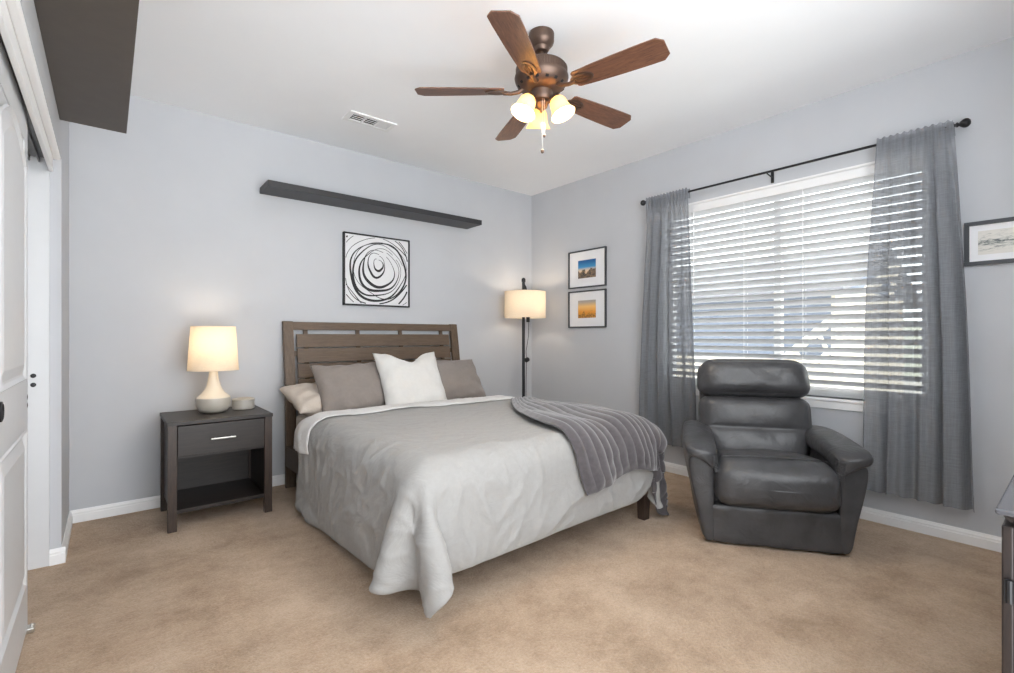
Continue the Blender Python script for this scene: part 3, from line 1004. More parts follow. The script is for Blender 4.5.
# ------------------------------------------------------------------ table lamp
lp = thing('table_lamp', 'cream ceramic teardrop table lamp with a lit linen shade on the nightstand', 'table lamp', (-3.142, -0.275, nh))
bm = B(); lathe(bm, [(0.0, 0.0), (0.055, 0.0), (0.078, 0.008), (0.094, 0.028), (0.1005, 0.055), (0.102, 0.085), (0.1005, 0.098), (0.0, 0.098)], seg=48)
obj('lower_body', bm, M['grey_glaze'], lp, True)
bm = B(); lathe(bm, [(0.0, 0.098), (0.1005, 0.098), (0.099, 0.103), (0.088, 0.112), (0.070, 0.128), (0.054, 0.150), (0.042, 0.178), (0.034, 0.205), (0.029, 0.235), (0.026, 0.262), (0.025, 0.29), (0.0, 0.29)], seg=48)
obj('upper_body', bm, M['cream_glaze'], lp, True)
bm = B(); tube(bm, [(0, 0, 0.285), (0, 0, 0.345)], 0.011, 12); obj('socket', bm, M['steel'], lp, True)


def drum(r0, r1, z0, z1, parent, ox=0, oy=0):
    bm = B()
    lathe(bm, [(r0, z0), (r1, z1), (r1 - 0.002, z1), (r0 - 0.002, z0), (r0, z0)], (ox, oy, 0), 56, cap=False)
    s = obj('lamp_shade', bm, M['shade'], parent, True)
    for (r, z) in ((r0, z0), (r1, z1)):
        bm = B()
        n = 48
        pts = [(ox + r * math.cos(2 * PI * i / n), oy + r * math.sin(2 * PI * i / n), z) for i in range(n + 1)]
        tube(bm, pts, 0.0022, 6)
        obj('shade_trim', bm, M['shade'], s, True)
    return s


s = drum(0.149, 0.130, 0.282, 0.572, lp)
bm = B(); ball(bm, (0, 0, 0.40), 0.03, (1, 1, 1.2), 16); tube(bm, [(0, 0, 0.34), (0, 0, 0.38)], 0.013, 10); obj('bulb', bm, M['bulb'], lp, 'all')
ld = bpy.data.lights.new('table_lamp_light', 'POINT'); ld.energy = 1.6; ld.color = (1.0, 0.82, 0.62); ld.shadow_soft_size = 0.04
lo = bpy.data.objects.new('table_lamp_light', ld); COL.objects.link(lo); lo.location = (-3.142, -0.275, nh + 0.475)

cn = thing('canister', 'round low grey canister beside the lamp on the nightstand', 'canister', (-2.953, -0.225, nh))
bm = B(); lathe(bm, [(0.0, 0.0), (0.066, 0.0), (0.070, 0.004), (0.070, 0.054), (0.069, 0.057), (0.0, 0.057)], seg=40); obj('jar_body', bm, M['canister'], cn, True)
bm = B(); lathe(bm, [(0.0, 0.057), (0.0705, 0.057), (0.0715, 0.060), (0.0705, 0.067), (0.062, 0.073), (0.035, 0.077), (0.0, 0.078)], seg=40); obj('lid', bm, M['canister'], cn, True)

# ------------------------------------------------------------------ floor lamp
fl = thing('floor_lamp', 'slim black floor lamp with a lit drum shade in the corner behind the bed', 'floor lamp', (-0.381, -0.293, 0))
bm = B(); lathe(bm, [(0.0, 0.0), (0.125, 0.0), (0.13, 0.006), (0.128, 0.018), (0.03, 0.024), (0.02, 0.04), (0.0, 0.04)], seg=40); obj('base', bm, M['black'], fl, True)
bm = B(); tube(bm, [(0, 0.0, 0.02), (0, 0.0, 1.745)], 0.0155, 16); obj('pole', bm, M['black'], fl, True)
bm = B(); tube(bm, [(0, 0, 1.715), (0, 0, 1.745), (0.0, 0, 1.758)], [0.021, 0.021, 0.010], 16)
tube(bm, [(0, 0, 1.70), (0.012, -0.02, 1.66), (0.02, -0.028, 1.58)], 0.009, 10); obj('shade_arm', bm, M['black'], fl, True)
drum(0.213, 0.211, 1.345, 1.612, fl, 0.010, -0.012)
bm = B(); tube(bm, [(0.035, -0.03, 1.30), (0.035, -0.03, 1.42)], 0.018, 14); obj('socket', bm, M['black'], fl, True)
bm = B(); ball(bm, (0.035, -0.03, 1.46), 0.032, (1, 1, 1.2), 16); obj('bulb', bm, M['bulb'], fl, 'all')
bm = B(); lathe(bm, [(0.0, -0.004), (0.02, -0.004), (0.024, 0.004), (0.024, 0.03), (0.018, 0.038), (0.0, 0.04)], (0.022, -0.012, 0.905), 18, Matrix.Rotation(rad(70), 3, 'Y'))
obj('switch_knob', bm, M['black'], fl, True)
bm = B(); tube(bm, [(0.045, -0.03, 1.3), (0.05, -0.02, 1.15), (0.035, 0.0, 1.0), (0.034, -0.01, 0.92), (0.02, -0.018, 0.7), (0.022, -0.012, 0.4), (0.03, 0.0, 0.05)], 0.003, 6); obj('cord', bm, M['black'], fl, True)
ld = bpy.data.lights.new('floor_lamp_light', 'POINT'); ld.energy = 4.2; ld.color = (1.0, 0.84, 0.66); ld.shadow_soft_size = 0.04
lo = bpy.data.objects.new('floor_lamp_light', ld); COL.objects.link(lo); lo.location = (-0.346, -0.323, 1.505)

# ------------------------------------------------------------------ bed
bed = thing('bed', 'greyed walnut bed with a tall slatted headboard against the back wall', 'bed', (-1.842, -1.15, 0))
OX, OY = bed.location.x, bed.location.y
W2 = 0.803


def lean(z):     # y of the headboard front face at height z
    t = min(1, max(0, (z - 0.66) / 0.61))
    return -0.128 + 0.083 * t ** 1.4 - OY


def lean_board(bm, x0, x1, z0, z1, th=0.03, off=0.0, n=6):
    prev = None
    for i in range(n + 1):
        z = z0 + (z1 - z0) * i / n
        y = lean(z) + off
        cur = [bm.verts.new(p) for p in ((x0, y, z), (x1, y, z), (x1, y + th, z), (x0, y + th, z))]
        if prev:
            for a in range(4):
                b = (a + 1) % 4
                bm.faces.new((prev[a], prev[b], cur[b], cur[a]))
        else:
            bm.faces.new(list(reversed(cur)))
        prev = cur
    bm.faces.new(prev)
    return bm


def bevel_obj(o, w=0.003):
    md = o.modifiers.new('bevel', 'BEVEL'); md.width = w; md.segments = 2; md.limit_method = 'ANGLE'; md.angle_limit = rad(40)
    return o


for s in (-1, 1):
    bm = B(); lean_board(bm, min(s * W2, s * (W2 - 0.074)), max(s * W2, s * (W2 - 0.074)), 0.0, 1.272, 0.036, 0.0, 10)
    bevel_obj(obj('headboard_post', bm, M['bed_wood_v'], bed, True))
bm = B(); lean_board(bm, -W2 + 0.074, W2 - 0.074, 1.205, 1.268, 0.03, 0.003); bevel_obj(obj('top_rail', bm, M['bed_wood'], bed))
for (a, b) in ((1.068, 1.172), (0.948, 1.060), (0.828, 0.940), (0.60, 0.820), (0.36, 0.592)):
    bm = B(); lean_board(bm, -W2 + 0.098, W2 - 0.098, a, b, 0.022, 0.012); bevel_obj(obj('headboard_plank', bm, M['bed_wood'], bed))
for x in (-0.63, -0.20, 0.20, 0.63):
    bm = B(); lean_board(bm, x - 0.016, x + 0.016, 0.36, 1.21, 0.016, 0.03); obj('headboard_batten', bm, M['bed_wood_v'], bed)
bm = B()
for z in (0.45, 0.7, 1.0):
    lean_board(bm, -W2 + 0.07, W2 - 0.07, z, z + 0.04, 0.014, 0.034, 1)
obj('back_rail', bm, M['bed_wood'], bed)
for s in (-1, 1):
    bm = B(); x = s * (W2 - 0.022); bx2(bm, x - 0.02, x + 0.02, -1.08, lean(0.25) + 0.003, 0.165, 0.325, 0.003); obj('side_rail', bm, M['bed_wood'], bed)
bm = B(); bx2(bm, -W2 + 0.002, W2 - 0.002, -1.10, -1.06, 0.165, 0.325, 0.003); obj('foot_rail', bm, M['bed_wood'], bed)
for s in (-1, 1):
    bm = B(); x = s * (W2 - 0.035); prism(bm, [(x - 0.032, -1.095), (x + 0.032, -1.095), (x + 0.032, -1.035), (x - 0.032, -1.035)], 0.0, 0.17, lambda u, v, h: Vector((x + (u - x) * (0.82 + h), -1.065 + (v + 1.065) * (0.82 + h), h)))
    obj('leg', bm, M['dark_leg'], bed)
bm = B()
for i in range(9):
    y = -0.95 + i * 0.23
    bx2(bm, -W2 + 0.04, W2 - 0.04, y, y + 0.07, 0.215, 0.235)
obj('bed_slats', bm, M['bed_wood'], bed)

mt = B(); rbox(mt, (-1.85, -1.165, 0.41), (1.525, 2.03, 0.345), 0.055, 14)
tag(obj('mattress', mt, M['mattress'], None, 'all', 1), 'mattress in a pale taupe fitted sheet, its corner showing beside the headboard', 'mattress')

DUVET = (48, 54, [-2.8767, -2.4521, 0.02], [
[178,-44,-4,4,5,3,3,2,3,2,2,6,25,44,49,51,50,50,50,51,50,50,51,50,50,51,50,51,50,50,51,50,50,50,51,50,50,51,50,50,51,50,50,51,46,33,12,1,0,-1,0,0,0,0,1700,2,0,1,0,0,-1,-1,-1,-1,-2,-1,-1,-2,-1,-1,-2,-1,-1,-1,-1,-1,-1,-1,-2,-1,-2,-2,-1,-2,-1,-1,-1,-1,-1,-1,-2,-1,-1,-1,-2,-1,-1,-1,-1,-1,-1,-1,-1,-1,-2,-1,-1,-2,0,24,50,50,51,50,50,50,51,50,50,50,44,25,7,-2,0,0,0,0,0,0,0,0,0,0,0,0,0,0,0,0,0,0,0,0,0,0,0,0,0,0,0,1,-20,-38,-49,-50,-50,-51,-50,-50,-50,-51],
[172,-42,0,12,5,2,1,1,1,1,1,7,26,43,50,50,51,50,50,50,51,50,50,50,51,50,50,51,50,51,50,50,50,51,50,50,50,51,50,50,50,51,50,50,47,32,12,1,-1,0,0,1,0,0,1658,2,1,1,0,0,-1,-1,-2,-1,-1,-2,-1,-1,-2,-1,-1,-1,-1,-1,-1,-1,-1,-1,-2,-1,-2,-1,-2,-1,-1,-2,-1,-1,-1,-1,-1,-1,-2,-1,-1,-1,-1,-1,-1,-2,-1,-1,-1,-1,-1,-1,-2,-1,0,28,50,49,50,50,50,51,50,50,50,50,43,25,7,-3,0,0,0,0,0,0,0,0,0,0,0,0,0,0,0,0,0,0,0,0,0,0,0,0,0,0,0,0,-19,-38,-49,-51,-50,-50,-50,-50,-51,-50],
[166,-39,12,12,4,0,-1,0,0,-1,1,8,26,44,50,50,51,50,50,50,50,50,51,50,50,51,50,50,50,51,50,50,50,51,50,50,50,50,51,50,50,50,50,51,46,33,11,1,0,0,0,1,0,1,1616,2,2,1,0,-1,-1,-1,-2,-1,-1,-1,-2,-1,-1,-1,-1,-1,-1,-1,-1,-1,-1,-2,-1,-1,-2,-1,-2,-1,-1,-1,-1,-1,-1,-2,-1,-1,-1,-1,-1,-2,-1,-1,-1,-1,-1,-1,-1,-1,-1,-1,-2,-1,0,32,49,48,50,50,51,50,50,50,50,50,43,24,6,-3,0,0,0,0,0,0,0,0,0,0,0,0,0,0,0,0,0,0,0,0,0,0,0,0,0,0,0,0,-19,-39,-49,-50,-50,-50,-51,-50,-50,-50],
[158,-31,26,6,-2,-1,-1,0,-1,0,0,8,28,44,50,50,50,51,50,50,50,50,50,50,51,50,50,51,50,50,50,50,50,51,50,50,50,50,50,51,50,50,50,50,47,32,11,1,0,0,1,0,0,1,1575,2,3,0,-1,-1,-1,-1,-1,-2,-1,-1,-1,-1,-1,-1,-1,-1,-1,-1,-1,-1,-1,-2,-1,-2,-1,-1,-2,-1,-1,-1,-1,-1,-1,-1,-1,-1,-1,-2,-1,-1,-1,-1,-1,-1,-1,-1,-1,-1,-1,-2,-1,-1,0,39,43,50,50,50,50,50,50,50,50,50,42,24,4,-2,0,0,0,0,0,0,0,0,0,0,0,0,0,0,0,0,0,0,0,0,0,0,0,0,0,0,0,0,-20,-38,-49,-50,-51,-50,-50,-50,-50,-50],
[144,-16,33,2,-6,-2,0,0,0,-1,0,9,28,45,50,50,50,50,50,50,51,50,50,50,50,51,50,50,50,50,50,50,50,51,50,50,50,50,50,50,50,50,51,50,46,32,11,1,0,0,-1,0,0,0,1536,0,3,0,-1,-2,-1,-1,-1,-1,-1,-2,-1,-1,-1,-1,-1,-1,0,-1,-1,-2,-1,-1,-1,-2,-1,-1,-2,-1,-1,-1,-1,-1,-1,-1,-1,-1,-1,-1,-1,-1,-1,-1,-1,-1,-1,-1,-1,-2,-1,-1,-1,-1,0,47,37,50,50,50,50,50,50,50,50,50,41,23,4,-2,0,0,0,0,0,0,0,0,0,0,0,0,0,0,0,0,0,0,0,0,0,0,0,0,0,0,0,0,-20,-39,-49,-50,-50,-50,-50,-50,-51,-50],
[124,13,30,-3,-7,-2,0,0,0,-1,0,10,28,46,50,50,50,50,50,50,50,50,50,51,50,50,50,50,50,50,50,50,51,50,50,50,50,50,50,50,50,50,50,51,45,32,11,0,-1,0,-1,0,0,0,1499,-4,3,-1,-1,-1,-2,-1,-1,-1,-1,-1,-1,-1,-1,-1,-1,-1,-1,-1,-1,-1,-1,-1,-2,-1,-1,-1,-1,-1,-1,-1,-1,-1,-1,-1,-1,-1,-1,-1,-1,-1,-1,-1,-1,-1,-1,-1,-2,-1,-1,-1,-1,-1,0,48,39,50,49,50,50,50,50,50,50,50,41,22,3,-2,0,0,0,0,0,0,0,0,0,0,0,0,0,0,0,0,0,0,0,0,0,0,0,0,0,0,0,0,-20,-39,-49,-50,-50,-51,-50,-50,-50,-50],
[127,27,14,-4,-7,-2,-1,0,0,0,0,10,30,46,50,50,50,50,50,50,50,50,50,50,50,50,51,50,49,50,51,50,50,50,50,50,50,50,50,50,50,50,50,50,46,31,11,0,-1,-1,0,0,0,0,1457,0,-1,-1,-1,-1,-1,-1,-1,-2,-1,0,-2,-1,-1,0,-1,-1,-1,-1,-1,-1,-2,-1,-1,-1,-1,-1,-1,-1,-1,-1,-1,-1,-1,-1,0,-1,-2,-1,-1,-1,-1,0,-1,-1,-1,-2,-1,-1,-1,-1,-1,-1,0,42,48,49,50,50,50,49,50,50,50,50,40,21,2,-1,0,0,0,0,0,0,0,0,0,0,0,0,0,0,0,0,0,0,0,0,0,0,0,0,0,0,1,-1,-20,-39,-49,-51,-50,-50,-50,-50,-50,-50],
[134,26,8,-6,-5,-3,-1,-1,0,1,1,11,31,46,50,50,50,50,50,50,50,50,50,50,50,50,50,50,50,50,50,50,50,50,50,50,50,49,50,50,50,50,50,51,45,32,10,0,0,1,0,0,1,0,1415,0,-1,-1,-1,-1,-1,-1,-1,-1,-1,-1,-1,-1,-1,-1,-1,-1,0,-2,-1,-1,-1,-1,-1,-1,-1,-1,-1,-1,-1,-1,0,-1,-1,-1,-1,-1,-1,-1,-1,-1,-1,-1,-1,0,-2,-1,-1,-1,-1,-1,-1,-1,0,43,49,49,50,50,50,50,50,49,51,49,39,20,2,-1,0,0,0,0,0,0,0,0,0,0,0,0,0,0,0,0,0,0,0,0,0,0,0,0,0,0,1,-1,-21,-39,-49,-50,-50,-50,-50,-50,-50,-50],
[142,22,3,-6,-4,-2,-1,-1,0,0,1,12,31,47,50,50,50,49,50,50,50,50,51,50,49,50,50,50,50,50,50,50,50,50,50,49,50,50,50,50,50,50,50,50,45,32,11,1,2,1,1,1,-1,0,1374,0,-2,-1,0,-2,-1,-1,-1,-1,0,-1,-1,-1,-1,-1,-1,-1,-1,-1,-1,-1,-1,-2,-1,-1,0,-1,-1,-1,-1,0,-1,-1,-1,-1,-1,-1,-1,-1,0,-1,-1,-1,-1,-1,-1,-1,-1,-1,-1,-1,-1,0,0,44,50,50,49,50,50,50,50,50,50,49,38,19,2,-1,0,0,0,0,0,0,0,0,0,0,0,0,0,0,0,0,0,0,0,0,0,0,0,0,0,0,1,-1,-21,-39,-49,-51,-50,-50,-50,-49,-50,-50],
[149,16,-1,-4,-3,0,0,0,-1,-1,-1,12,33,47,50,50,49,50,50,50,50,50,50,50,50,50,50,49,50,50,50,50,50,50,49,50,50,50,50,50,50,49,50,51,45,31,11,2,2,2,1,0,0,-1,1332,0,-1,-1,-1,-1,-1,-1,-1,-1,-1,-1,-1,-1,-1,-1,0,-1,-1,-1,-1,-2,-1,-1,-1,-1,0,-1,-1,-1,0,-1,-1,-1,0,-1,-1,-1,-1,-1,-1,-1,-1,0,-1,-1,-1,-1,-1,-1,-1,0,-1,-1,0,47,49,50,50,50,49,50,50,50,50,48,38,18,2,-1,0,0,0,0,0,0,0,0,0,0,0,0,0,0,0,0,0,0,0,0,0,0,0,0,0,0,1,-1,-21,-40,-49,-50,-50,-50,-50,-50,-49,-50],
[155,8,-1,-4,-2,1,0,0,-1,-1,0,12,34,47,50,49,50,50,50,50,50,50,50,50,49,50,50,50,49,50,50,50,50,50,49,50,50,50,50,49,50,50,50,50,45,31,10,2,1,1,1,0,0,0,1291,-1,-1,-1,-1,-1,-1,-1,-1,-1,-1,0,-1,-1,-1,-1,-1,-1,-1,-1,-1,-1,-1,-1,-1,-1,0,-1,-1,0,-1,-1,-1,0,-1,-1,-1,-1,-1,-1,0,-1,-1,0,-1,-1,-1,-1,-1,0,-1,-1,-1,-1,0,49,50,49,50,50,50,49,50,50,50,48,38,17,0,0,0,0,0,0,0,0,0,0,0,0,0,0,0,0,0,0,0,0,0,0,0,0,0,0,0,0,1,-1,-21,-40,-49,-50,-50,-50,-50,-50,-49,-50],
[157,4,-2,-3,-2,-1,-1,1,0,1,1,13,34,47,50,50,50,50,50,50,50,50,49,50,50,49,50,50,50,49,50,50,50,49,50,50,50,49,50,50,50,50,50,50,45,30,10,0,-1,0,1,1,0,1,1249,-1,-1,-1,-1,0,-1,-1,-1,-1,-1,-1,-1,-1,-1,0,-1,-1,-1,-1,-1,-1,-1,-1,-1,0,-1,-1,-1,0,-1,-1,0,-1,-1,-1,-1,0,-1,-1,-1,0,-1,-1,0,-1,-1,-1,0,-1,-1,-1,-1,-1,2,49,50,50,49,50,50,49,50,50,50,48,37,16,0,0,0,0,0,0,0,0,0,0,0,0,0,0,0,0,0,0,0,0,0,0,0,0,0,0,0,0,1,-1,-22,-40,-49,-50,-50,-49,-50,-50,-49,-50],
[157,2,-2,-2,-1,-1,0,1,0,1,1,13,35,47,50,50,50,50,50,50,49,50,50,50,49,50,50,49,50,50,49,50,50,49,50,50,49,50,50,50,49,50,50,50,45,31,9,-1,-1,0,0,0,0,1,1207,-1,-1,-1,0,-1,-1,-1,-1,-1,-1,-1,0,-1,-1,-1,-1,0,-1,-1,-1,-1,-1,-1,-1,0,-1,-1,0,-1,-1,0,-1,-1,-1,0,-1,-1,-1,-1,0,-1,0,-1,-1,0,-1,-1,0,-1,-1,-1,-1,-1,4,50,49,50,50,49,50,50,49,50,50,48,36,15,0,0,0,0,0,0,0,0,0,0,0,0,0,0,0,0,0,0,0,0,0,0,0,0,0,0,0,0,1,-2,-21,-40,-49,-50,-50,-50,-49,-50,-49,-50],
[156,1,0,0,0,0,0,0,0,-1,0,15,35,47,50,50,50,50,50,49,50,50,49,50,50,49,50,50,49,50,49,50,50,49,50,50,49,50,50,49,50,50,50,50,45,30,9,-1,0,-1,0,0,0,0,1165,-1,-1,0,-1,-1,-1,-1,-1,-1,0,-1,-1,-1,0,-1,-1,-1,-1,0,-1,-1,-1,-1,0,-1,-1,-1,0,-1,-1,0,-1,-1,0,-1,-1,-1,0,-1,-1,0,-1,0,-1,-1,0,-1,0,-1,-1,-1,-1,-1,7,49,50,49,50,50,49,50,50,49,50,48,35,14,0,0,0,0,0,0,0,0,0,0,0,0,0,0,0,0,0,0,0,0,0,0,0,0,0,0,0,0,1,-2,-21,-40,-50,-49,-50,-50,-49,-50,-49,-50],
[156,0,1,0,0,0,0,0,0,-1,0,16,35,48,50,50,50,50,49,50,50,49,50,49,50,50,49,50,49,50,49,50,50,49,50,49,50,50,49,50,50,49,50,50,45,30,9,0,-1,0,0,0,0,1,1123,-1,-1,0,-1,-1,-1,-1,-1,0,-1,-1,0,-1,-1,-1,0,-1,-1,-1,0,-1,-1,-1,0,-1,-1,-1,0,-1,0,-1,-1,0,-1,-1,0,-1,-1,0,-1,0,-1,-1,0,-1,0,-1,-1,0,-1,-1,-1,-1,9,50,49,50,49,50,49,50,50,49,50,47,35,14,-1,0,0,0,0,0,0,0,0,0,0,0,0,0,0,0,0,0,0,0,0,0,0,0,0,0,0,0,1,-2,-22,-40,-49,-50,-49,-50,-49,-50,-49,-50],
[155,1,0,0,0,0,0,0,0,0,0,17,36,48,50,50,50,49,50,50,49,50,49,50,49,50,49,50,50,49,50,49,50,49,50,49,50,49,50,50,49,50,50,50,44,30,9,0,1,0,1,0,1,1,1081,-1,-1,0,-1,-1,-1,-1,0,-1,-1,0,-1,-1,0,-1,-1,0,-1,-1,0,-1,-1,-1,0,-1,-1,0,-1,-1,0,-1,0,-1,-1,0,-1,0,-1,-1,0,-1,0,-1,0,-1,0,-1,-1,0,-1,-1,-1,0,12,49,50,49,50,49,50,49,50,49,50,47,34,13,-1,0,0,0,0,0,0,0,0,0,0,0,0,0,0,0,0,0,0,0,0,0,0,0,0,0,0,0,1,-2,-22,-40,-49,-50,-49,-50,-49,-50,-49,-50],
[154,1,0,1,0,0,0,0,0,0,1,17,36,49,50,50,49,50,50,49,50,49,50,49,50,49,50,49,50,49,50,49,50,49,50,49,50,49,50,49,50,50,50,49,45,29,9,1,1,2,1,1,1,1,1039,-1,0,-1,-1,-1,-1,0,-1,-1,0,-1,0,-1,-1,0,-1,-1,0,-1,-1,0,-1,-1,-1,0,-1,0,-1,0,-1,0,-1,-1,0,-1,0,-1,0,-1,-1,0,-1,0,-1,0,-1,0,-1,0,-1,-1,-1,0,14,50,49,49,50,49,50,49,50,49,50,47,33,12,-1,0,0,0,0,0,0,0,0,0,0,0,0,0,0,0,0,0,0,0,0,0,0,0,0,0,0,0,1,-2,-22,-41,-49,-49,-49,-50,-49,-50,-49,-50],
[153,1,1,0,1,0,1,0,0,-1,1,18,38,48,50,50,49,50,49,50,49,50,49,50,49,50,49,49,50,49,50,49,50,49,50,49,50,49,50,49,50,49,50,50,44,29,9,1,2,1,1,1,1,1,997,-1,0,-1,-1,-1,-1,0,-1,0,-1,0,-1,-1,0,-1,0,-1,-1,0,-1,-1,0,-1,-1,0,-1,0,-1,0,-1,0,-1,0,-1,0,-1,0,-1,0,-1,-1,0,0,-1,0,-1,0,-1,-1,0,-1,-1,0,17,49,49,50,49,50,49,50,49,49,50,46,33,12,-2,0,0,0,0,0,0,0,0,0,0,0,0,0,0,0,0,0,0,0,0,0,0,0,0,0,0,0,2,-3,-23,-40,-49,-49,-50,-49,-50,-49,-49,-50],
[153,0,0,0,1,0,1,1,1,-1,0,20,39,48,50,49,50,49,50,49,50,49,50,49,49,50,49,50,49,50,49,49,50,49,50,49,49,50,49,50,50,49,50,49,44,29,9,0,1,0,0,0,1,1,955,-1,0,-1,-1,-1,0,-1,-1,0,0,-1,-1,0,-1,0,-1,0,-1,0,-1,-1,0,-1,-1,0,-1,0,-1,0,0,-1,0,-1,0,-1,0,-1,0,-1,0,-1,0,-1,0,0,-1,-1,0,-1,0,-1,0,-1,19,49,50,49,50,49,49,50,49,50,49,46,31,12,-2,0,0,0,0,0,0,0,0,0,0,0,0,0,0,0,0,0,0,0,0,0,0,0,0,0,0,0,2,-3,-23,-40,-49,-50,-49,-49,-50,-49,-49,-50],
[152,1,0,-1,-1,0,0,0,2,1,3,20,40,48,50,49,50,49,49,50,49,50,49,49,50,49,50,49,49,50,49,50,49,49,50,49,49,50,49,50,49,50,49,50,44,28,9,-1,0,-1,0,0,0,1,913,-1,0,-1,-1,0,-1,0,-1,0,-1,0,-1,-1,0,-1,0,-1,0,-1,0,-1,-1,0,-1,0,-1,0,0,-1,0,-1,0,0,-1,0,-1,0,-1,0,-1,0,-1,0,0,-1,0,-1,0,-1,0,-1,0,0,22,49,49,50,49,49,50,49,49,50,49,45,31,11,-2,0,0,0,0,0,0,0,0,0,0,0,0,0,0,0,0,0,0,0,0,0,0,0,0,0,0,0,2,-4,-22,-41,-48,-50,-49,-50,-49,-49,-50,-49],
[151,1,1,0,0,-1,0,0,0,2,3,22,40,48,50,49,49,50,49,49,50,49,49,50,49,49,50,49,50,49,49,50,49,49,50,49,49,50,49,50,49,50,49,49,44,28,9,-1,0,-1,0,0,0,0,871,-1,0,-1,0,-1,-1,0,0,-1,0,-1,-1,0,-1,0,-1,0,-1,0,-1,0,-1,-1,0,0,-1,0,0,-1,0,0,-1,0,0,-1,0,-1,0,-1,0,-1,0,0,0,-1,0,-1,0,-1,0,0,-1,0,24,49,50,49,49,50,49,49,50,49,50,44,30,10,-2,0,0,0,0,0,0,0,0,0,0,0,0,0,0,0,0,0,0,0,0,0,0,0,0,0,0,0,1,-3,-23,-40,-49,-49,-50,-49,-49,-49,-50,-49],
[151,1,1,2,1,1,0,0,-1,-1,2,23,40,49,49,50,49,49,50,49,49,50,49,49,49,50,49,49,50,49,49,50,49,49,50,49,49,50,49,50,49,49,49,50,43,29,8,1,0,0,0,0,-1,0,829,0,-1,-1,0,0,-1,0,-1,0,-1,0,-1,-1,0,-1,0,0,-1,-1,0,-1,0,-1,0,0,-1,0,0,0,-1,0,0,-1,0,0,-1,-1,0,-1,0,0,0,0,-1,0,0,-1,0,0,-1,0,-1,0,27,49,49,50,49,49,49,49,50,49,50,44,29,9,-2,0,0,0,0,0,0,0,0,0,0,0,0,0,0,0,0,0,0,0,0,0,0,0,0,0,0,0,1,-3,-23,-41,-48,-50,-49,-49,-49,-50,-49,-49],
[150,0,1,2,1,2,0,1,-1,-2,4,23,41,49,49,50,49,49,49,49,50,49,49,49,50,49,49,50,49,49,50,49,49,49,50,49,49,50,49,49,50,49,49,49,44,28,8,2,1,1,0,-1,0,-1,787,0,-1,0,-1,0,-1,0,0,-1,0,-1,0,-1,-1,0,0,-1,0,-1,0,-1,0,-1,0,0,-1,0,0,0,-1,0,0,0,-1,0,-1,0,-1,0,0,-1,0,0,0,0,0,-1,0,0,-1,0,0,-1,29,50,49,49,49,49,50,49,49,49,50,44,28,8,-2,0,0,0,0,0,0,0,0,0,0,0,0,0,0,0,0,0,0,0,0,0,0,0,0,0,0,0,1,-3,-23,-41,-49,-49,-49,-49,-50,-49,-49,-49],
[150,-1,-1,-1,1,1,1,1,1,2,5,23,42,49,49,49,50,49,49,49,49,49,50,49,49,49,50,49,49,50,49,49,49,49,50,49,49,50,49,49,49,50,49,49,43,28,8,1,1,0,0,0,0,-1,745,0,0,-1,0,0,-1,0,-1,0,-1,0,-1,-1,0,0,-1,0,-1,0,-1,0,0,-1,0,0,-1,0,0,0,0,-1,0,0,-1,0,-1,0,-1,0,0,0,0,0,0,0,0,-1,0,0,-1,0,0,-1,32,49,49,50,49,49,49,49,49,50,49,43,27,8,-2,0,0,0,0,0,0,0,0,0,0,0,0,0,0,0,0,0,0,0,0,0,0,0,0,0,0,0,1,-3,-23,-42,-48,-49,-49,-50,-49,-49,-49,-49],
[150,-1,-1,-1,0,0,1,1,2,3,6,24,42,49,49,49,49,49,49,50,49,49,49,49,50,49,49,49,50,49,49,49,49,50,49,49,49,50,49,49,49,49,49,49,44,27,8,0,-1,0,0,0,1,0,703,0,0,0,-1,0,0,-1,-1,0,-1,0,-1,0,-1,0,0,-1,0,0,-1,0,0,-1,0,0,-1,0,0,0,0,0,-1,0,-1,0,-1,0,0,0,-1,0,1,0,0,0,-1,0,0,0,0,-1,0,0,35,49,49,49,49,49,49,49,50,49,49,43,26,7,-2,0,0,0,0,0,0,0,0,0,0,0,0,0,0,0,0,0,0,0,0,0,0,0,0,0,0,0,1,-4,-23,-41,-49,-49,-49,-49,-49,-49,-49,-49],
[151,0,0,0,0,0,1,0,1,1,7,25,42,49,49,49,49,49,49,49,49,49,50,49,49,49,49,50,49,49,49,49,49,50,49,49,50,49,49,49,49,49,49,49,43,27,8,-1,-1,0,0,1,0,0,661,0,0,0,0,-1,0,-1,0,-1,0,-1,0,-1,0,0,-1,0,0,-1,0,0,0,-1,0,0,0,-1,0,0,0,0,-1,0,-1,0,0,-1,0,0,0,0,0,0,0,0,0,0,0,0,0,-1,0,0,37,49,49,49,49,49,50,49,49,49,49,43,25,6,-2,0,0,0,0,0,0,0,0,0,0,0,0,0,0,0,0,0,0,0,0,0,0,0,0,0,0,0,2,-5,-23,-41,-49,-49,-49,-49,-49,-49,-49,-49],
[152,0,1,1,1,0,1,0,-1,-1,8,25,43,49,49,49,49,49,49,49,49,49,49,49,49,50,49,49,49,49,49,49,50,49,49,49,50,49,49,49,49,49,49,49,43,26,8,0,0,0,0,1,0,0,619,0,0,0,0,-1,0,-1,0,-1,0,0,-1,0,-1,0,0,0,0,-1,0,0,-1,0,0,0,0,-1,0,0,0,0,-1,0,0,-1,0,0,-1,0,0,1,0,0,0,0,0,0,0,0,-1,0,0,0,40,49,49,49,49,49,49,49,49,49,49,42,24,6,-2,0,0,0,0,0,0,0,0,0,0,0,0,0,0,0,0,0,0,0,0,0,0,0,0,0,0,0,2,-5,-23,-42,-48,-49,-49,-49,-49,-49,-49,-49],
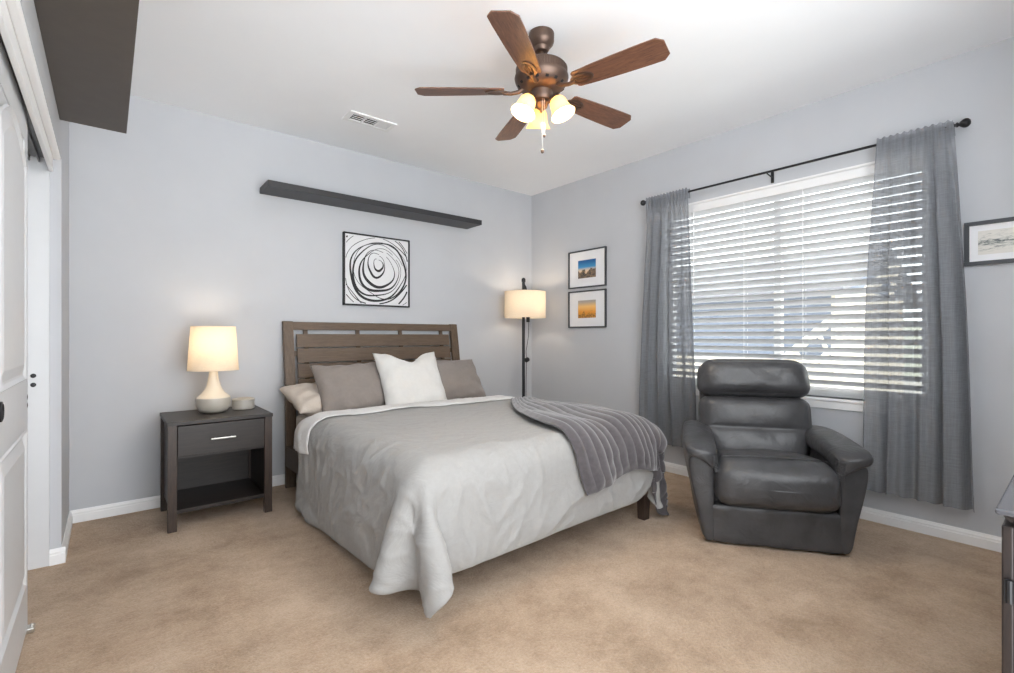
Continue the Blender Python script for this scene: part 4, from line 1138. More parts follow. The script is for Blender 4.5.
[152,0,1,1,1,0,1,0,0,-2,8,27,43,49,49,48,49,49,49,49,49,50,49,49,49,49,49,49,49,49,49,50,49,49,49,49,50,49,49,48,49,49,49,49,44,25,8,2,1,0,0,0,0,0,577,0,0,0,0,-1,0,-1,0,0,-1,0,0,-1,0,0,0,-1,0,0,0,0,-1,0,0,0,0,0,-1,0,0,0,0,-1,0,0,-1,0,0,0,0,0,0,1,0,0,0,0,0,0,-1,0,0,0,42,49,49,49,49,49,49,49,49,49,49,41,24,5,-2,0,0,0,0,0,0,0,0,0,0,0,0,0,0,0,0,0,0,0,0,0,0,0,0,0,0,0,2,-5,-23,-42,-49,-49,-49,-49,-49,-49,-48,-49],
[152,0,0,0,0,0,1,0,1,0,9,28,43,48,49,49,49,49,49,49,49,49,49,49,49,49,49,49,50,49,49,49,49,49,49,49,49,49,49,49,49,49,49,49,43,25,8,1,1,0,0,1,0,0,535,0,0,0,0,-1,0,0,-1,0,0,-1,0,0,-1,0,0,0,0,0,0,0,-1,0,0,0,0,0,0,0,-1,0,0,-1,0,0,0,0,-1,0,1,0,0,0,1,0,0,0,0,-1,0,0,0,0,45,49,49,49,49,49,49,49,49,49,48,40,24,4,-2,0,0,0,0,0,0,0,0,0,0,0,0,0,0,0,0,0,0,0,0,0,0,0,0,0,0,0,2,-6,-22,-43,-48,-49,-49,-49,-49,-49,-49,-48],
[153,0,-1,0,-1,0,0,-1,1,2,10,29,43,49,49,49,49,49,49,49,49,49,49,49,49,49,49,49,49,49,49,49,49,49,49,49,49,49,49,49,49,49,49,48,44,25,7,-2,0,0,1,1,1,2,493,0,0,0,0,-1,0,0,0,-1,0,0,-1,0,0,0,0,0,0,0,-1,0,0,0,0,0,0,0,0,0,0,-1,0,0,0,-1,0,0,0,0,0,0,0,1,0,1,0,0,-1,0,0,0,0,0,48,49,48,49,49,49,49,49,49,49,48,40,23,2,-1,0,0,0,0,0,0,0,0,0,0,0,0,0,0,0,0,0,0,0,0,0,0,0,0,0,0,0,2,-6,-23,-42,-49,-49,-48,-49,-49,-49,-49,-49],
[154,0,0,1,0,1,1,0,0,-2,9,29,44,49,49,49,49,48,49,49,49,49,49,49,49,49,49,49,49,49,49,49,49,49,49,49,49,49,49,49,49,49,49,48,43,25,7,-2,0,0,0,1,2,2,451,0,0,0,0,0,0,-1,0,0,0,-1,0,-1,0,0,0,0,0,0,0,0,0,0,0,0,0,0,0,0,0,0,-1,0,0,0,0,0,0,0,0,0,0,0,1,1,0,-1,0,0,0,0,0,0,50,49,49,49,49,49,48,49,49,49,48,39,22,2,-1,0,0,0,0,0,0,0,0,0,0,0,0,0,0,0,0,0,0,0,0,0,0,0,0,0,0,0,2,-6,-23,-42,-49,-49,-49,-49,-48,-49,-49,-49],
[155,1,0,1,0,0,0,0,0,-2,9,31,44,49,49,48,49,49,49,49,49,49,49,49,49,49,48,49,49,49,50,49,49,49,48,49,49,49,49,49,49,48,49,49,43,24,7,4,1,0,-1,-1,0,2,409,0,0,0,0,0,0,0,0,0,-1,-1,0,-1,0,1,0,0,0,0,0,0,0,0,0,0,0,0,0,0,0,0,0,0,0,0,-1,0,0,0,0,0,0,1,1,1,0,0,0,0,-1,0,0,1,53,49,49,48,49,49,49,49,48,49,48,39,20,2,-1,0,0,0,0,0,0,0,0,0,0,0,0,0,0,0,0,0,0,0,0,0,0,0,0,0,0,0,2,-6,-24,-42,-49,-48,-49,-49,-48,-49,-49,-49],
[152,2,2,1,0,-1,-3,-1,-1,2,12,31,44,49,49,49,49,49,49,49,49,49,48,49,49,49,49,49,49,49,49,49,49,48,49,49,49,49,49,49,48,49,49,49,42,24,14,1,0,-1,-1,-2,0,4,368,-1,0,0,0,0,0,0,0,0,0,-1,-1,0,0,0,0,0,0,0,0,0,0,0,1,0,0,0,0,0,0,0,0,0,0,0,0,0,0,0,0,0,0,0,2,1,0,0,0,0,0,0,0,0,56,48,49,49,49,48,49,49,48,49,48,38,19,2,-1,0,0,0,0,0,0,0,0,0,0,0,0,0,0,0,0,0,0,0,0,0,0,0,0,0,0,0,2,-7,-24,-43,-47,-48,-49,-49,-49,-48,-49,-49],
[137,5,5,4,4,2,0,0,0,-1,9,32,45,49,49,49,49,49,49,49,48,49,49,49,48,49,49,49,49,49,49,49,49,48,49,49,49,48,49,49,49,49,49,49,41,30,0,-1,0,1,2,2,4,5,329,-2,-1,0,-1,0,1,0,0,0,0,-2,-1,0,0,1,0,0,0,0,0,0,0,0,1,0,0,0,0,1,0,0,0,0,0,0,-1,0,0,0,0,0,0,1,1,3,0,0,0,-1,0,0,0,0,59,49,48,49,48,49,48,49,49,48,48,37,18,2,-1,0,0,0,0,0,0,0,0,0,0,0,0,0,0,0,0,0,0,0,0,0,0,0,0,0,0,0,2,-7,-26,-39,-49,-49,-48,-49,-49,-48,-49,-48],
[101,8,7,7,8,7,7,6,5,0,4,37,46,49,50,49,49,49,49,48,49,49,48,49,49,49,48,49,49,49,49,49,48,49,49,49,48,49,49,49,49,49,49,50,41,24,18,8,-9,-4,1,2,3,3,308,-5,-4,-4,-3,-4,-2,-1,0,0,1,-5,-1,1,1,0,0,0,0,0,0,1,0,0,0,1,0,0,1,0,0,0,0,0,0,0,0,0,0,0,0,0,0,1,2,4,1,5,-5,-2,-1,0,0,1,66,48,48,48,48,47,49,48,48,50,48,35,17,2,-1,0,0,0,0,0,0,0,0,0,0,0,0,0,0,0,0,0,0,0,0,0,0,0,0,0,0,1,0,-7,-27,-43,-45,-48,-48,-48,-49,-48,-49,-48],
[63,8,7,7,7,7,7,7,9,12,34,31,46,50,49,49,49,49,48,49,49,48,49,49,48,49,49,49,49,48,49,49,48,49,49,48,49,49,48,49,49,48,49,49,42,26,5,12,21,-13,-1,1,1,2,307,-3,-3,-4,-4,-4,-7,-7,-10,-13,-5,-7,-2,2,1,0,0,0,0,0,1,0,0,0,1,0,1,0,0,0,0,1,0,0,0,0,0,0,0,0,0,0,-1,1,4,6,4,4,2,-5,-1,0,1,1,80,48,47,47,48,47,47,47,47,45,33,39,18,2,0,0,0,0,0,0,0,0,0,0,0,0,0,0,0,0,0,0,0,0,1,0,0,0,0,0,-1,0,1,-6,-24,-41,-48,-46,-43,-45,-48,-47,-48,-48],
[27,7,7,8,10,11,15,17,21,21,22,41,43,49,48,49,48,49,48,49,49,48,49,48,49,49,48,49,49,48,49,49,48,49,48,49,48,49,49,48,48,48,47,47,44,28,23,22,0,-4,0,1,2,2,306,-6,-7,-9,-11,-12,-13,-13,-11,-10,-6,-5,-2,2,2,0,0,0,0,0,1,0,0,0,1,0,0,1,0,0,0,0,0,0,1,0,0,0,0,0,0,1,-1,1,3,6,9,16,-10,-3,2,2,2,3,96,47,46,46,45,44,43,43,41,41,42,22,18,0,0,0,0,0,0,0,0,1,0,0,0,0,1,0,0,0,0,0,1,0,0,0,0,0,0,0,0,0,1,-4,-16,-37,-39,-39,-45,-46,-47,-46,-46,-46],
[0,13,16,19,20,22,23,24,23,18,-4,38,43,47,48,49,48,48,49,48,48,49,48,49,48,49,49,48,49,48,49,48,49,48,49,48,49,48,49,48,48,47,46,44,43,7,18,21,22,21,11,3,0,0,279,-12,-12,-12,-9,-8,-5,2,-6,-17,-27,-7,15,0,0,0,0,0,0,1,0,0,0,1,0,0,0,1,0,0,0,0,0,0,0,0,0,0,0,0,-1,-1,3,-8,4,24,26,17,17,-5,-12,-9,-5,-2,109,43,42,41,41,40,40,39,41,39,38,26,-2,1,1,1,0,0,0,1,0,0,0,0,1,0,0,0,1,0,0,1,0,0,0,0,0,1,0,0,1,2,-1,8,-14,-38,-32,-35,-36,-40,-42,-44,-45,-44],
[14,22,23,23,23,23,23,23,10,-15,17,27,45,47,48,48,48,48,49,48,48,49,48,48,49,49,48,49,48,49,48,48,49,48,49,48,48,49,48,48,48,46,44,43,37,30,-8,11,17,19,25,21,12,5,242,-7,-6,-3,-1,2,-5,-10,-23,-23,-25,36,-13,3,5,0,0,0,0,0,0,0,0,0,0,0,0,0,0,0,0,0,0,0,-1,0,0,0,1,0,0,1,-9,13,-21,20,26,25,23,20,5,-7,-12,-11,108,39,39,39,39,39,39,38,38,37,35,9,0,0,0,0,1,0,0,0,1,0,0,1,0,0,1,0,1,0,0,1,0,0,0,0,1,0,0,1,0,3,4,4,-2,-24,-34,-34,-33,-34,-35,-38,-39,-42],
[52,23,23,22,23,23,17,2,-14,-6,41,12,43,46,48,48,48,49,48,48,48,48,49,48,49,48,49,48,48,49,48,48,49,48,48,49,48,48,49,48,48,45,43,42,43,24,-9,1,12,15,17,25,25,19,233,-2,-1,2,-1,-10,-18,-26,-22,-26,9,44,-19,1,8,-1,1,-4,4,0,-2,1,0,0,1,0,0,0,0,0,0,0,-1,0,0,0,1,-2,2,-2,2,-3,-9,12,5,-34,27,28,26,24,22,12,-1,-11,101,38,38,38,38,37,37,37,36,37,18,3,0,-1,0,1,0,1,0,0,1,0,0,0,1,0,1,0,0,1,0,0,1,0,0,0,1,0,1,0,1,3,6,5,5,-9,-32,-32,-31,-32,-31,-32,-33,-35],
[91,23,22,23,19,11,-4,-16,-11,29,4,31,41,46,48,48,48,48,48,49,48,48,48,49,48,49,48,48,49,48,48,48,49,48,48,48,49,48,48,49,48,43,43,41,39,39,-21,0,5,10,13,17,24,27,238,0,-2,-6,-16,-22,-26,-22,-23,-15,44,31,-20,1,9,1,0,-5,4,1,-2,1,0,0,0,0,1,0,0,0,0,0,0,-1,0,1,0,-3,3,-2,2,-7,-6,9,15,-15,-29,28,27,27,25,23,16,4,95,37,37,36,35,36,35,35,35,30,7,-1,-1,0,0,0,1,0,1,0,0,1,0,0,1,0,1,0,1,0,0,1,0,0,0,1,0,1,0,1,1,4,6,6,8,2,-20,-30,-30,-29,-29,-29,-28,-29],
[131,22,21,14,4,-10,-16,-11,17,30,-15,38,41,45,48,48,48,48,48,48,49,48,48,49,48,48,48,49,48,48,48,48,49,48,48,48,49,48,48,48,48,43,42,40,36,40,12,-29,-1,6,9,13,17,23,241,-5,-11,-21,-25,-24,-21,-23,-23,28,41,22,-19,1,8,3,0,-5,3,2,-1,-1,1,0,0,0,0,1,0,0,0,0,0,0,0,0,-1,-2,3,-1,-1,-7,-4,9,17,-1,-38,-11,29,28,27,26,24,17,90,35,35,33,34,34,33,34,33,14,3,-2,-1,-1,0,1,0,1,0,1,0,0,1,0,1,0,1,0,1,0,0,1,0,0,1,0,1,0,1,0,1,6,6,8,9,7,-5,-24,-28,-27,-26,-26,-25,-24],
[169,17,8,-3,-13,-15,-11,11,35,6,-18,42,40,45,48,48,48,48,48,48,48,49,48,48,48,49,48,48,48,48,48,49,48,48,48,48,48,49,48,48,48,42,40,39,35,37,27,-6,-29,-2,4,9,13,18,232,-16,-24,-26,-22,-21,-23,-24,9,42,38,13,-18,0,7,4,1,-4,1,2,0,-1,0,0,1,0,0,1,0,0,0,0,0,0,0,0,-1,-1,1,-1,-3,-5,-2,8,16,10,-27,-37,3,29,29,28,26,24,85,32,32,32,32,32,33,32,20,5,3,-3,-1,-1,0,1,0,1,0,0,1,0,1,0,1,0,1,0,1,0,1,0,0,1,0,1,0,1,0,1,1,6,8,9,10,10,2,-8,-25,-24,-24,-23,-22,-21],
[196,0,-9,-13,-16,-9,8,34,22,-20,-5,43,40,44,48,48,48,48,48,48,48,48,49,48,48,48,48,48,48,49,48,48,48,48,48,48,48,49,48,48,47,41,40,37,35,32,35,6,-14,-24,-3,2,9,14,204,-26,-24,-21,-21,-23,-25,-2,33,36,42,4,-16,-1,5,5,1,-3,1,1,0,0,0,0,0,0,1,1,0,0,0,0,0,0,0,0,-1,-1,0,-1,-4,-3,0,6,14,16,-11,-37,-33,14,30,29,29,28,78,30,30,31,30,31,31,24,9,2,1,-3,-2,0,0,0,1,0,1,0,0,1,0,1,0,1,1,0,1,0,1,0,1,0,1,0,1,0,1,0,2,7,9,10,11,12,9,-3,-7,-23,-22,-20,-19,-18],
[192,-11,-14,-13,-7,7,30,30,-1,-25,4,41,41,43,48,48,48,48,48,48,48,48,48,48,48,49,48,48,48,48,48,48,48,48,48,48,48,49,48,48,47,40,38,36,34,30,34,22,-23,0,-22,-3,0,10,165,-23,-20,-22,-23,-25,-9,23,40,32,41,-3,-14,-2,3,5,2,-1,0,1,0,0,0,0,0,0,1,1,0,0,0,0,0,0,0,0,-1,-1,-1,-2,-2,-2,1,5,11,17,4,-28,-27,-34,19,30,31,29,70,28,29,29,30,29,24,13,3,2,0,-4,-2,-1,0,1,0,1,0,0,1,0,1,1,0,1,1,0,1,1,0,1,0,1,0,1,0,1,0,1,2,8,10,11,12,13,14,6,2,-12,-20,-18,-16,-15],
[171,-11,-11,-4,8,27,31,13,-16,-25,13,39,41,43,48,48,48,48,48,48,48,48,48,48,48,48,48,48,48,48,48,48,48,48,48,48,48,49,48,48,47,39,37,34,33,29,31,30,-23,-4,2,-18,-3,-2,132,-22,-22,-24,-24,-12,15,37,35,31,39,-13,-7,-3,1,3,3,0,0,0,0,0,0,0,0,1,2,0,0,0,0,0,0,0,0,0,-1,-1,-2,-2,-1,-1,1,4,9,16,9,-7,-21,-33,-33,23,31,31,62,27,28,27,28,24,14,5,1,1,0,-4,-3,-1,0,0,1,0,1,0,0,1,1,0,1,1,1,1,0,1,0,1,0,1,0,1,1,0,1,1,2,8,11,13,14,15,15,15,14,-8,-10,-16,-14,-12],
[153,-7,-2,9,25,31,19,-4,-24,-20,21,38,40,42,48,48,47,48,49,48,48,48,48,48,48,47,48,48,48,48,48,48,48,48,48,48,49,48,48,48,46,39,35,33,32,28,27,30,-10,1,2,-11,-16,-3,97,-23,-24,-23,-13,10,31,37,31,33,33,-11,-8,-5,-1,1,2,1,0,0,0,0,0,0,0,2,3,-1,0,0,0,0,0,0,0,-1,-1,-1,-2,-1,-1,0,1,4,7,14,11,1,0,-33,-34,-27,26,31,55,25,26,26,23,15,6,1,0,1,-2,-4,-3,-2,0,1,0,1,0,0,1,1,0,1,1,1,1,1,0,1,1,0,1,0,1,0,1,1,1,0,3,9,12,14,16,16,17,18,32,-3,2,-15,-13,-10],
[145,-2,10,25,31,22,3,-15,-23,-18,27,38,39,41,47,48,48,48,48,48,48,48,48,48,48,48,48,48,48,48,47,48,48,48,49,48,48,48,48,48,46,37,34,32,30,27,26,25,-2,15,-3,-2,-17,-13,58,-23,-22,-13,8,26,36,34,28,33,27,-8,-10,-6,-3,0,1,1,0,1,0,0,0,0,0,2,4,-1,-1,0,0,0,0,-1,0,-1,-1,-1,-1,-1,-2,0,2,4,5,12,10,10,6,-15,-33,-33,-23,27,48,24,24,21,14,7,1,0,-1,0,-2,-4,-4,-2,0,0,1,0,0,1,1,0,1,1,1,1,1,1,1,0,1,0,1,0,1,1,0,1,1,1,2,11,13,16,17,17,20,20,32,25,-3,3,-15,-14]])

dg = smooth_grid(unpack(DUVET), 2)
dh = resample(dg, 4 * dg.shape[0], 4 * dg.shape[1])
Uq, Vq = np.meshgrid(np.linspace(0, 1, dh.shape[1]), np.linspace(0, 1, dh.shape[0]))
cq = np.clip((Uq - 0.84) / 0.12, 0, 1) * np.clip((Vq - 0.82) / 0.18, 0, 1)     # the far foot corner sags over the leg
dh[..., 2] = np.maximum(dh[..., 2] - 0.22 * cq ** 1.3, 0.02)
dn = grid_normals(dh)
if dn[dh.shape[0] // 4, dh.shape[1] // 2, 2] < 0:
    dn = -dn
nv, nu = dh.shape[:2]
# fullness: the quilt is plumpest away from its stitched edge
U, V = np.meshgrid(np.linspace(0, 1, nu), np.linspace(0, 1, nv))
edge = np.clip(np.minimum(np.minimum(U, 1 - U) * 26, np.minimum(V, 1 - V) * 22), 0, 1) ** 0.5
wr = np.zeros((nv, nu))
for j in range(nv):
    for i in range(nu):
        p = Vector(dh[j, i])
        q = p + Vector((noise.noise(p * 2.1), noise.noise(p * 2.3 + Vector((5, 0, 0))), noise.noise(p * 2.2 + Vector((0, 9, 0))))) * 0.22
        side = 1.0 - abs(dn[j, i, 2])
        # creases: fine all over the linen, deeper where the cloth hangs
        r1 = 1 - abs(noise.noise(Vector((q.x * 5.5, q.y * 5.5, q.z * 3.0))) * 2)
        r2 = 1 - abs(noise.noise(Vector((q.x * 12 + 3, q.y * 12, q.z * 7.0))) * 2)
        r3 = noise.noise(Vector((q.x * 30, q.y * 30 + 4, q.z * 22)))
        wr[j, i] = (0.0035 + 0.009 * side) * max(0, r1) ** 3 + (0.002 + 0.006 * side) * max(0, r2) ** 2 + 0.0012 * r3
thick = 0.004 + 0.018 * edge + wr * np.clip(edge * 1.5, 0, 1)
bm = B(); sheet(bm, dh + dn * thick[..., None], dh - dn * 0.003)
tag(obj('duvet', bm, M['duvet'], None, 'all'), 'light grey duvet spread over the bed and hanging to the floor at its foot corner', 'duvet')
dtop = dh + dn * thick[..., None]

# white sheet turned down over the head end of the duvet
rows = 14
zs = np.zeros((rows, nu, 3))
i0, i1 = int(nu * 0.0), nu
for j in range(rows):
    for i in range(nu):
        u = i / (nu - 1)
        front = 23 + 3.4 * math.sin(9 * u + 1) + 1.8 * math.sin(23 * u)
        q = front * (1 - j / (rows - 4)) if j < rows - 3 else 0
        a = int(math.floor(q)); fr = q - a
        p = dtop[a, i] * (1 - fr) + dtop[min(a + 1, nv - 1), i] * fr
        nrm = dn[a, i]
        if j < rows - 3:
            p = p + nrm * (0.006 + 0.010 * math.sin(PI * j / (rows - 3)) + 0.003 * math.sin(31 * u + j))
        else:
            k2 = j - (rows - 4)
            p = p + nrm * 0.004 + np.array((0, 0.035 * k2, -0.006 * k2))
        zs[j, i] = p
lo_, hi_ = int(nu * 0.165), int(nu * 0.86)
zs = zs[:, lo_:hi_]
zn = grid_normals(zs)
if zn[rows // 2, zs.shape[1] // 2, 2] < 0:
    zn = -zn
bm = B(); sheet(bm, zs + zn * 0.006, zs)
tag(obj('bed_sheet', bm, M['white_sheet'], None, 'all'), 'white top sheet folded back over the head end of the grey duvet', 'sheet')

# ribbed plush throw over the foot corner
# it follows the quilt: four edge curves laid out over the quilt's own grid (across, along)
def curve(pts, n):
    a = np.array(pts, dtype=float)[:, None, :]
    seg = np.r_[0, np.cumsum(np.linalg.norm(np.diff(a[:, 0], axis=0), axis=1))]
    fine = resample(np.concatenate([a, a], axis=1), 200, 2)[:, 0]
    cum = np.r_[0, np.cumsum(np.linalg.norm(np.diff(fine, axis=0), axis=1))]
    t = np.linspace(0, cum[-1], n)
    return np.stack([np.interp(t, cum, fine[:, k]) for k in range(2)], axis=1)


nvt, nut = 220, 320
e_left = curve([(0.742, 0.215), (0.635, 0.41), (0.555, 0.61), (0.532, 0.766), (0.562, 0.915)], nvt)
e_right = curve([(0.965, 0.27), (0.985, 0.50), (1.0, 0.75), (1.0, 1.0)], nvt)
e_top = curve([(0.742, 0.215), (0.80, 0.20), (0.88, 0.225), (0.965, 0.27)], nut)
e_bot = curve([(0.562, 0.915), (0.65, 0.90), (0.735, 0.885), (0.82, 0.925), (0.90, 0.965), (1.0, 1.0)], nut)
U, V = np.meshgrid(np.linspace(0, 1, nut), np.linspace(0, 1, nvt))
u3, v3 = U[..., None], V[..., None]
uv = ((1 - u3) * e_left[:, None] + u3 * e_right[:, None] + (1 - v3) * e_top[None] + v3 * e_bot[None]
      - ((1 - u3) * (1 - v3) * e_left[0] + u3 * (1 - v3) * e_right[0] + (1 - u3) * v3 * e_left[-1] + u3 * v3 * e_right[-1]))
flat = smooth_grid(dtop, 3)


def sample(g):
    a = np.clip(uv[..., 0], 0, 1) * (nu - 1); b = np.clip(uv[..., 1], 0, 1) * (nv - 1)
    i = np.minimum(a.astype(int), nu - 2); j = np.minimum(b.astype(int), nv - 2)
    fa = (a - i)[..., None]; fb = (b - j)[..., None]
    return (g[j, i] * (1 - fa) + g[j, i + 1] * fa) * (1 - fb) + (g[j + 1, i] * (1 - fa) + g[j + 1, i + 1] * fa) * fb


sn = sample(smooth_grid(dn, 6)); sn /= np.linalg.norm(sn, axis=2, keepdims=True)
fold = 0.5 + 0.5 * np.sin(2 * PI * (3.1 * U + 0.35 * np.sin(2.6 * V + 1) + 0.12 * np.sin(7 * V)))
fold2 = 0.5 + 0.5 * np.sin(2 * PI * (1.7 * V + 1.2 * U + 0.2 * np.sin(9 * U)))
th_ = sample(flat) + sn * (0.012 + 0.026 * fold * (0.35 + 0.65 * np.clip(V * 1.5, 0, 1)) + 0.010 * fold2 + 0.030 * np.clip((U - 0.72) / 0.2, 0, 1) * np.clip((V - 0.45) / 0.3, 0, 1))[..., None]
cw = np.clip((U - 0.55) / 0.30, 0, 1) * np.clip((V - 0.72) / 0.28, 0, 1)
th_[..., 2] -= 0.05 * cw ** 1.2
th_[..., 0] += 0.03 * cw; th_[..., 1] -= 0.03 * cw
th_[..., 2] = np.maximum(th_[..., 2], 0.012)
th_ = smooth_grid(th_, 8)
tn = grid_normals(th_)
if (tn * sn).sum() < 0:
    tn = -tn
rib = np.abs(np.sin(PI * (U + 0.006 * np.sin(11 * V)) * 19)) ** 0.7
ed = np.clip(np.minimum(np.minimum(U, 1 - U), np.minimum(V, 1 - V)) * 30, 0, 1)
ht = 0.006 + (0.004 + 0.010 * rib) * ed
bm = B(); sheet(bm, th_ + tn * ht[..., None], th_ - tn * 0.002)
tag(obj('throw_blanket', bm, M['throw'], None, 'all'), 'dark grey ribbed plush throw draped over the foot corner of the bed', 'blanket')


# ------------------------------------------------------------------ pillows
def pillow(name, label, w, hgt, t, loc, rot, mat, seed, dent=0.0, flange=0.0, group=None, pinch=0.10):
    rnd = random.Random(seed)
    n = 44
    off = [rnd.uniform(0, 6) for _ in range(8)]
    bm = B()
    grids = []
    for side in (1, -1):
        g = []
        for j in range(n + 1):
            v = -1 + 2 * j / n
            row = []
            for i in range(n + 1):
                u = -1 + 2 * i / n
                x = u * w / 2 * (1 - pinch * (1 - v * v) * abs(u) ** 3 * 0.7)
                y = v * hgt / 2 * (1 - pinch * (1 - u * u) * abs(v) ** 3 * 0.7)
                body = max(0.0, (1 - u ** 4)) ** 0.55 * max(0.0, (1 - v ** 4)) ** 0.55
                z = side * t / 2 * body * (1 - 0.25 * (u * u + v * v) / 2)
                # seams pull shallow creases from edges and corners
                er = max(abs(u), abs(v))
                cre = math.sin(13 * u + 3 * v + off[0]) * math.sin(4 * v + off[1]) + 0.7 * math.sin(11 * v - 4 * u + off[2])
                z += side * 0.0085 * cre * body ** 0.5 * (0.3 + er ** 2)
                z += side * 0.004 * noise.noise(Vector((u * 3 + off[3], v * 3, off[4] + side)))
                if dent:
                    top = max(0.0, v) ** 2
                    y -= dent * top * math.exp(-(u / 0.42) ** 2)
                    z *= 1 - 0.35 * top * math.exp(-(u / 0.3) ** 2)
                y += 0.006 * math.sin(3 * u + off[5]) * (1 if v > 0 else 0.5)
                edge_ = i in (0, n) or j in (0, n)
                row.append((x, y, 0.0 if edge_ else z))
            g.append(row)
        grids.append(g)
    A = [[bm.verts.new(p) for p in row] for row in grids[0]]
    Bk = [[A[j][i] if (i in (0, n) or j in (0, n)) else bm.verts.new(grids[1][j][i]) for i in range(n + 1)] for j in range(n + 1)]
    for j in range(n):
        for i in range(n):
            bm.faces.new((A[j][i], A[j][i + 1], A[j + 1][i + 1], A[j + 1][i]))
            q = (Bk[j][i], Bk[j + 1][i], Bk[j + 1][i + 1], Bk[j][i + 1])
            bm.faces.new(q)
    o = obj(name, bm, mat, None, 'all')
    o.location = loc
    o.rotation_euler = rot
    return tag(o, label, 'pillow', group)


G = 'pillows on the bed'
# local x = width, y = height (up the lean), z = front; rot x tips it up
pillow('pillow', 'beige sleeping pillow lying flat at the left end of the headboard', 0.56, 0.44, 0.16, (-2.415, -0.36, 0.695), (rad(18), 0, rad(4)), M['beige'], 2, group=G)
pillow('pillow', 'taupe pillow leaning on the headboard at the left, behind the white cushion', 0.61, 0.43, 0.19, (-2.24, -0.485, 0.765), (rad(54), 0, rad(2)), M['taupe'], 5, group=G)
pillow('pillow', 'taupe pillow leaning on the headboard at the far right of the bed', 0.62, 0.43, 0.18, (-1.34, -0.40, 0.765), (rad(54), 0, rad(-2)), M['taupe'], 9, group=G)
pillow('cushion', 'square white cushion with a dented top leaning in the middle of the pillows', 0.54, 0.53, 0.17, (-1.84, -0.61, 0.805), (rad(58), 0, rad(-3)), M['white_pillow'], 14, dent=0.11, group=G)

# ------------------------------------------------------------------ recliner
rc = thing('recliner', 'charcoal leather recliner armchair in front of the window', 'armchair', (-0.922, -2.942, 0), rad(-54.8))
# footrest front panel
bm = B()
def w_front(u, p):
    p = p.copy(); p.x *= 1 + 0.05 * (u.z + 1) * 0 ; p.y += 0.006 * math.sin(9 * u.x) * u.z; return p
rbox(bm, (0.0, 0.045, 0.118), (0.655, 0.09, 0.216), 0.022, 12, w_front); obj('footrest_panel', bm, M['leather'], rc, 'all', 1)
# plinth under the body
bm = B(); bx2(bm, -0.30, 0.30, 0.08, 0.66, 0.012, 0.30, 0.01); obj('base_box', bm, M['leather'], rc)
# seat cushion with a rolled, drooping front
def w_seat(u, p):
    p = p.copy()
    if u.z > 0:
        p.z += 0.022 * (1 - u.x ** 2) * (1 - 0.4 * abs(u.y)) * u.z
        p.z += 0.004 * math.sin(5 * u.x + 2 * u.y)
    f_ = max(0.0, -u.y) ** 3
    p.y -= 0.040 * f_ * (1 - u.x ** 2 * 0.5) * (1 - 0.5 * u.z * u.z)
    if u.z > 0:
        p.z -= 0.018 * f_
    p.x *= 1 + 0.055 * f_
    p.z -= 0.055 * max(0.0, (u.y + 0.5) / 1.5)
    return p
bm = B(); rbox(bm, (0.0, 0.245, 0.350), (0.60, 0.58, 0.262), 0.08, 20, w_seat); seat = obj('seat_cushion', bm, M['leather'], rc, 'all', 1)
# seam across the seat front
bm = B()
pts = []
for i in range(41):
    u = -1 + i / 20.0
    pts.append((u * 0.262, 0.05 - 0.018 * (1 - u * u), 0.4845 + 0.013 * (1 - u * u)))
tube(bm, pts, 0.003, 6); obj('seam', bm, M['leather'], seat, 'all')

BT = rad(14)          # backrest tilt


def back_pt(x, y, z):
    """backrest local: z up the back from its hinge, y thickness"""
    return Vector((x, 0.47 + y * math.cos(BT) + z * math.sin(BT) , 0.385 + z * math.cos(BT) - y * math.sin(BT)))


def back_block(zc, hh, wid, th, r, yoff, prof=None, puff=0.02, seed=0):
    bm = B()
    def w(u, p):
        p = p.copy()
        if u.y < 0:
            p.y -= puff * (1 - u.x ** 4) * (1 - u.z ** 4) * (-u.y)
            p.y += 0.004 * math.sin(8 * u.x + 4 * u.z + seed) * (1 - abs(u.z))
        if prof:
            p.x *= prof(u.z)
        p.z -= 0.012 * u.x ** 4 * (1 if u.z > 0 else 0)
        return p
    rbox(bm, (0, 0, 0), (wid, th, hh), r, 16, w)
    for v in bm.verts:
        v.co = back_pt(v.co.x, v.co.y + yoff, v.co.z + zc)
    return bm


# frame behind the cushions
bm = back_block(0.27, 0.50, 0.60, 0.10, 0.04, 0.10, lambda t: 1.02); obj('back_shell', bm, M['leather'], rc, 'all', 1)
bm = B()
def w_back(u, p):
    p = p.copy()
    if u.y < 0:
        lobe = abs(math.sin(PI * (u.z * 0.98 + 0.0))) ** 0.5
        p.y -= (0.012 + 0.030 * lobe) * (1 - u.x ** 4) * (-u.y)
        p.y += 0.004 * math.sin(8 * u.x + 4 * u.z) * (1 - abs(u.z))
    p.x *= 0.885 + 0.12 * min(1.0, (u.z + 1) / 1.1)
    return p
rbox(bm, (0, 0, 0), (0.65, 0.16, 0.405), 0.065, 26, w_back)
for v in bm.verts:
    v.co = back_pt(v.co.x, v.co.y - 0.004, v.co.z + 0.182)
low = obj('back_cushion', bm, M['leather'], rc, 'all', 1)
hd = obj('headrest', back_block(0.507, 0.252, 0.655, 0.19, 0.085, -0.012, lambda t: 1.01 - 0.02 * t, 0.03, 5), M['leather'], rc, 'all', 1)

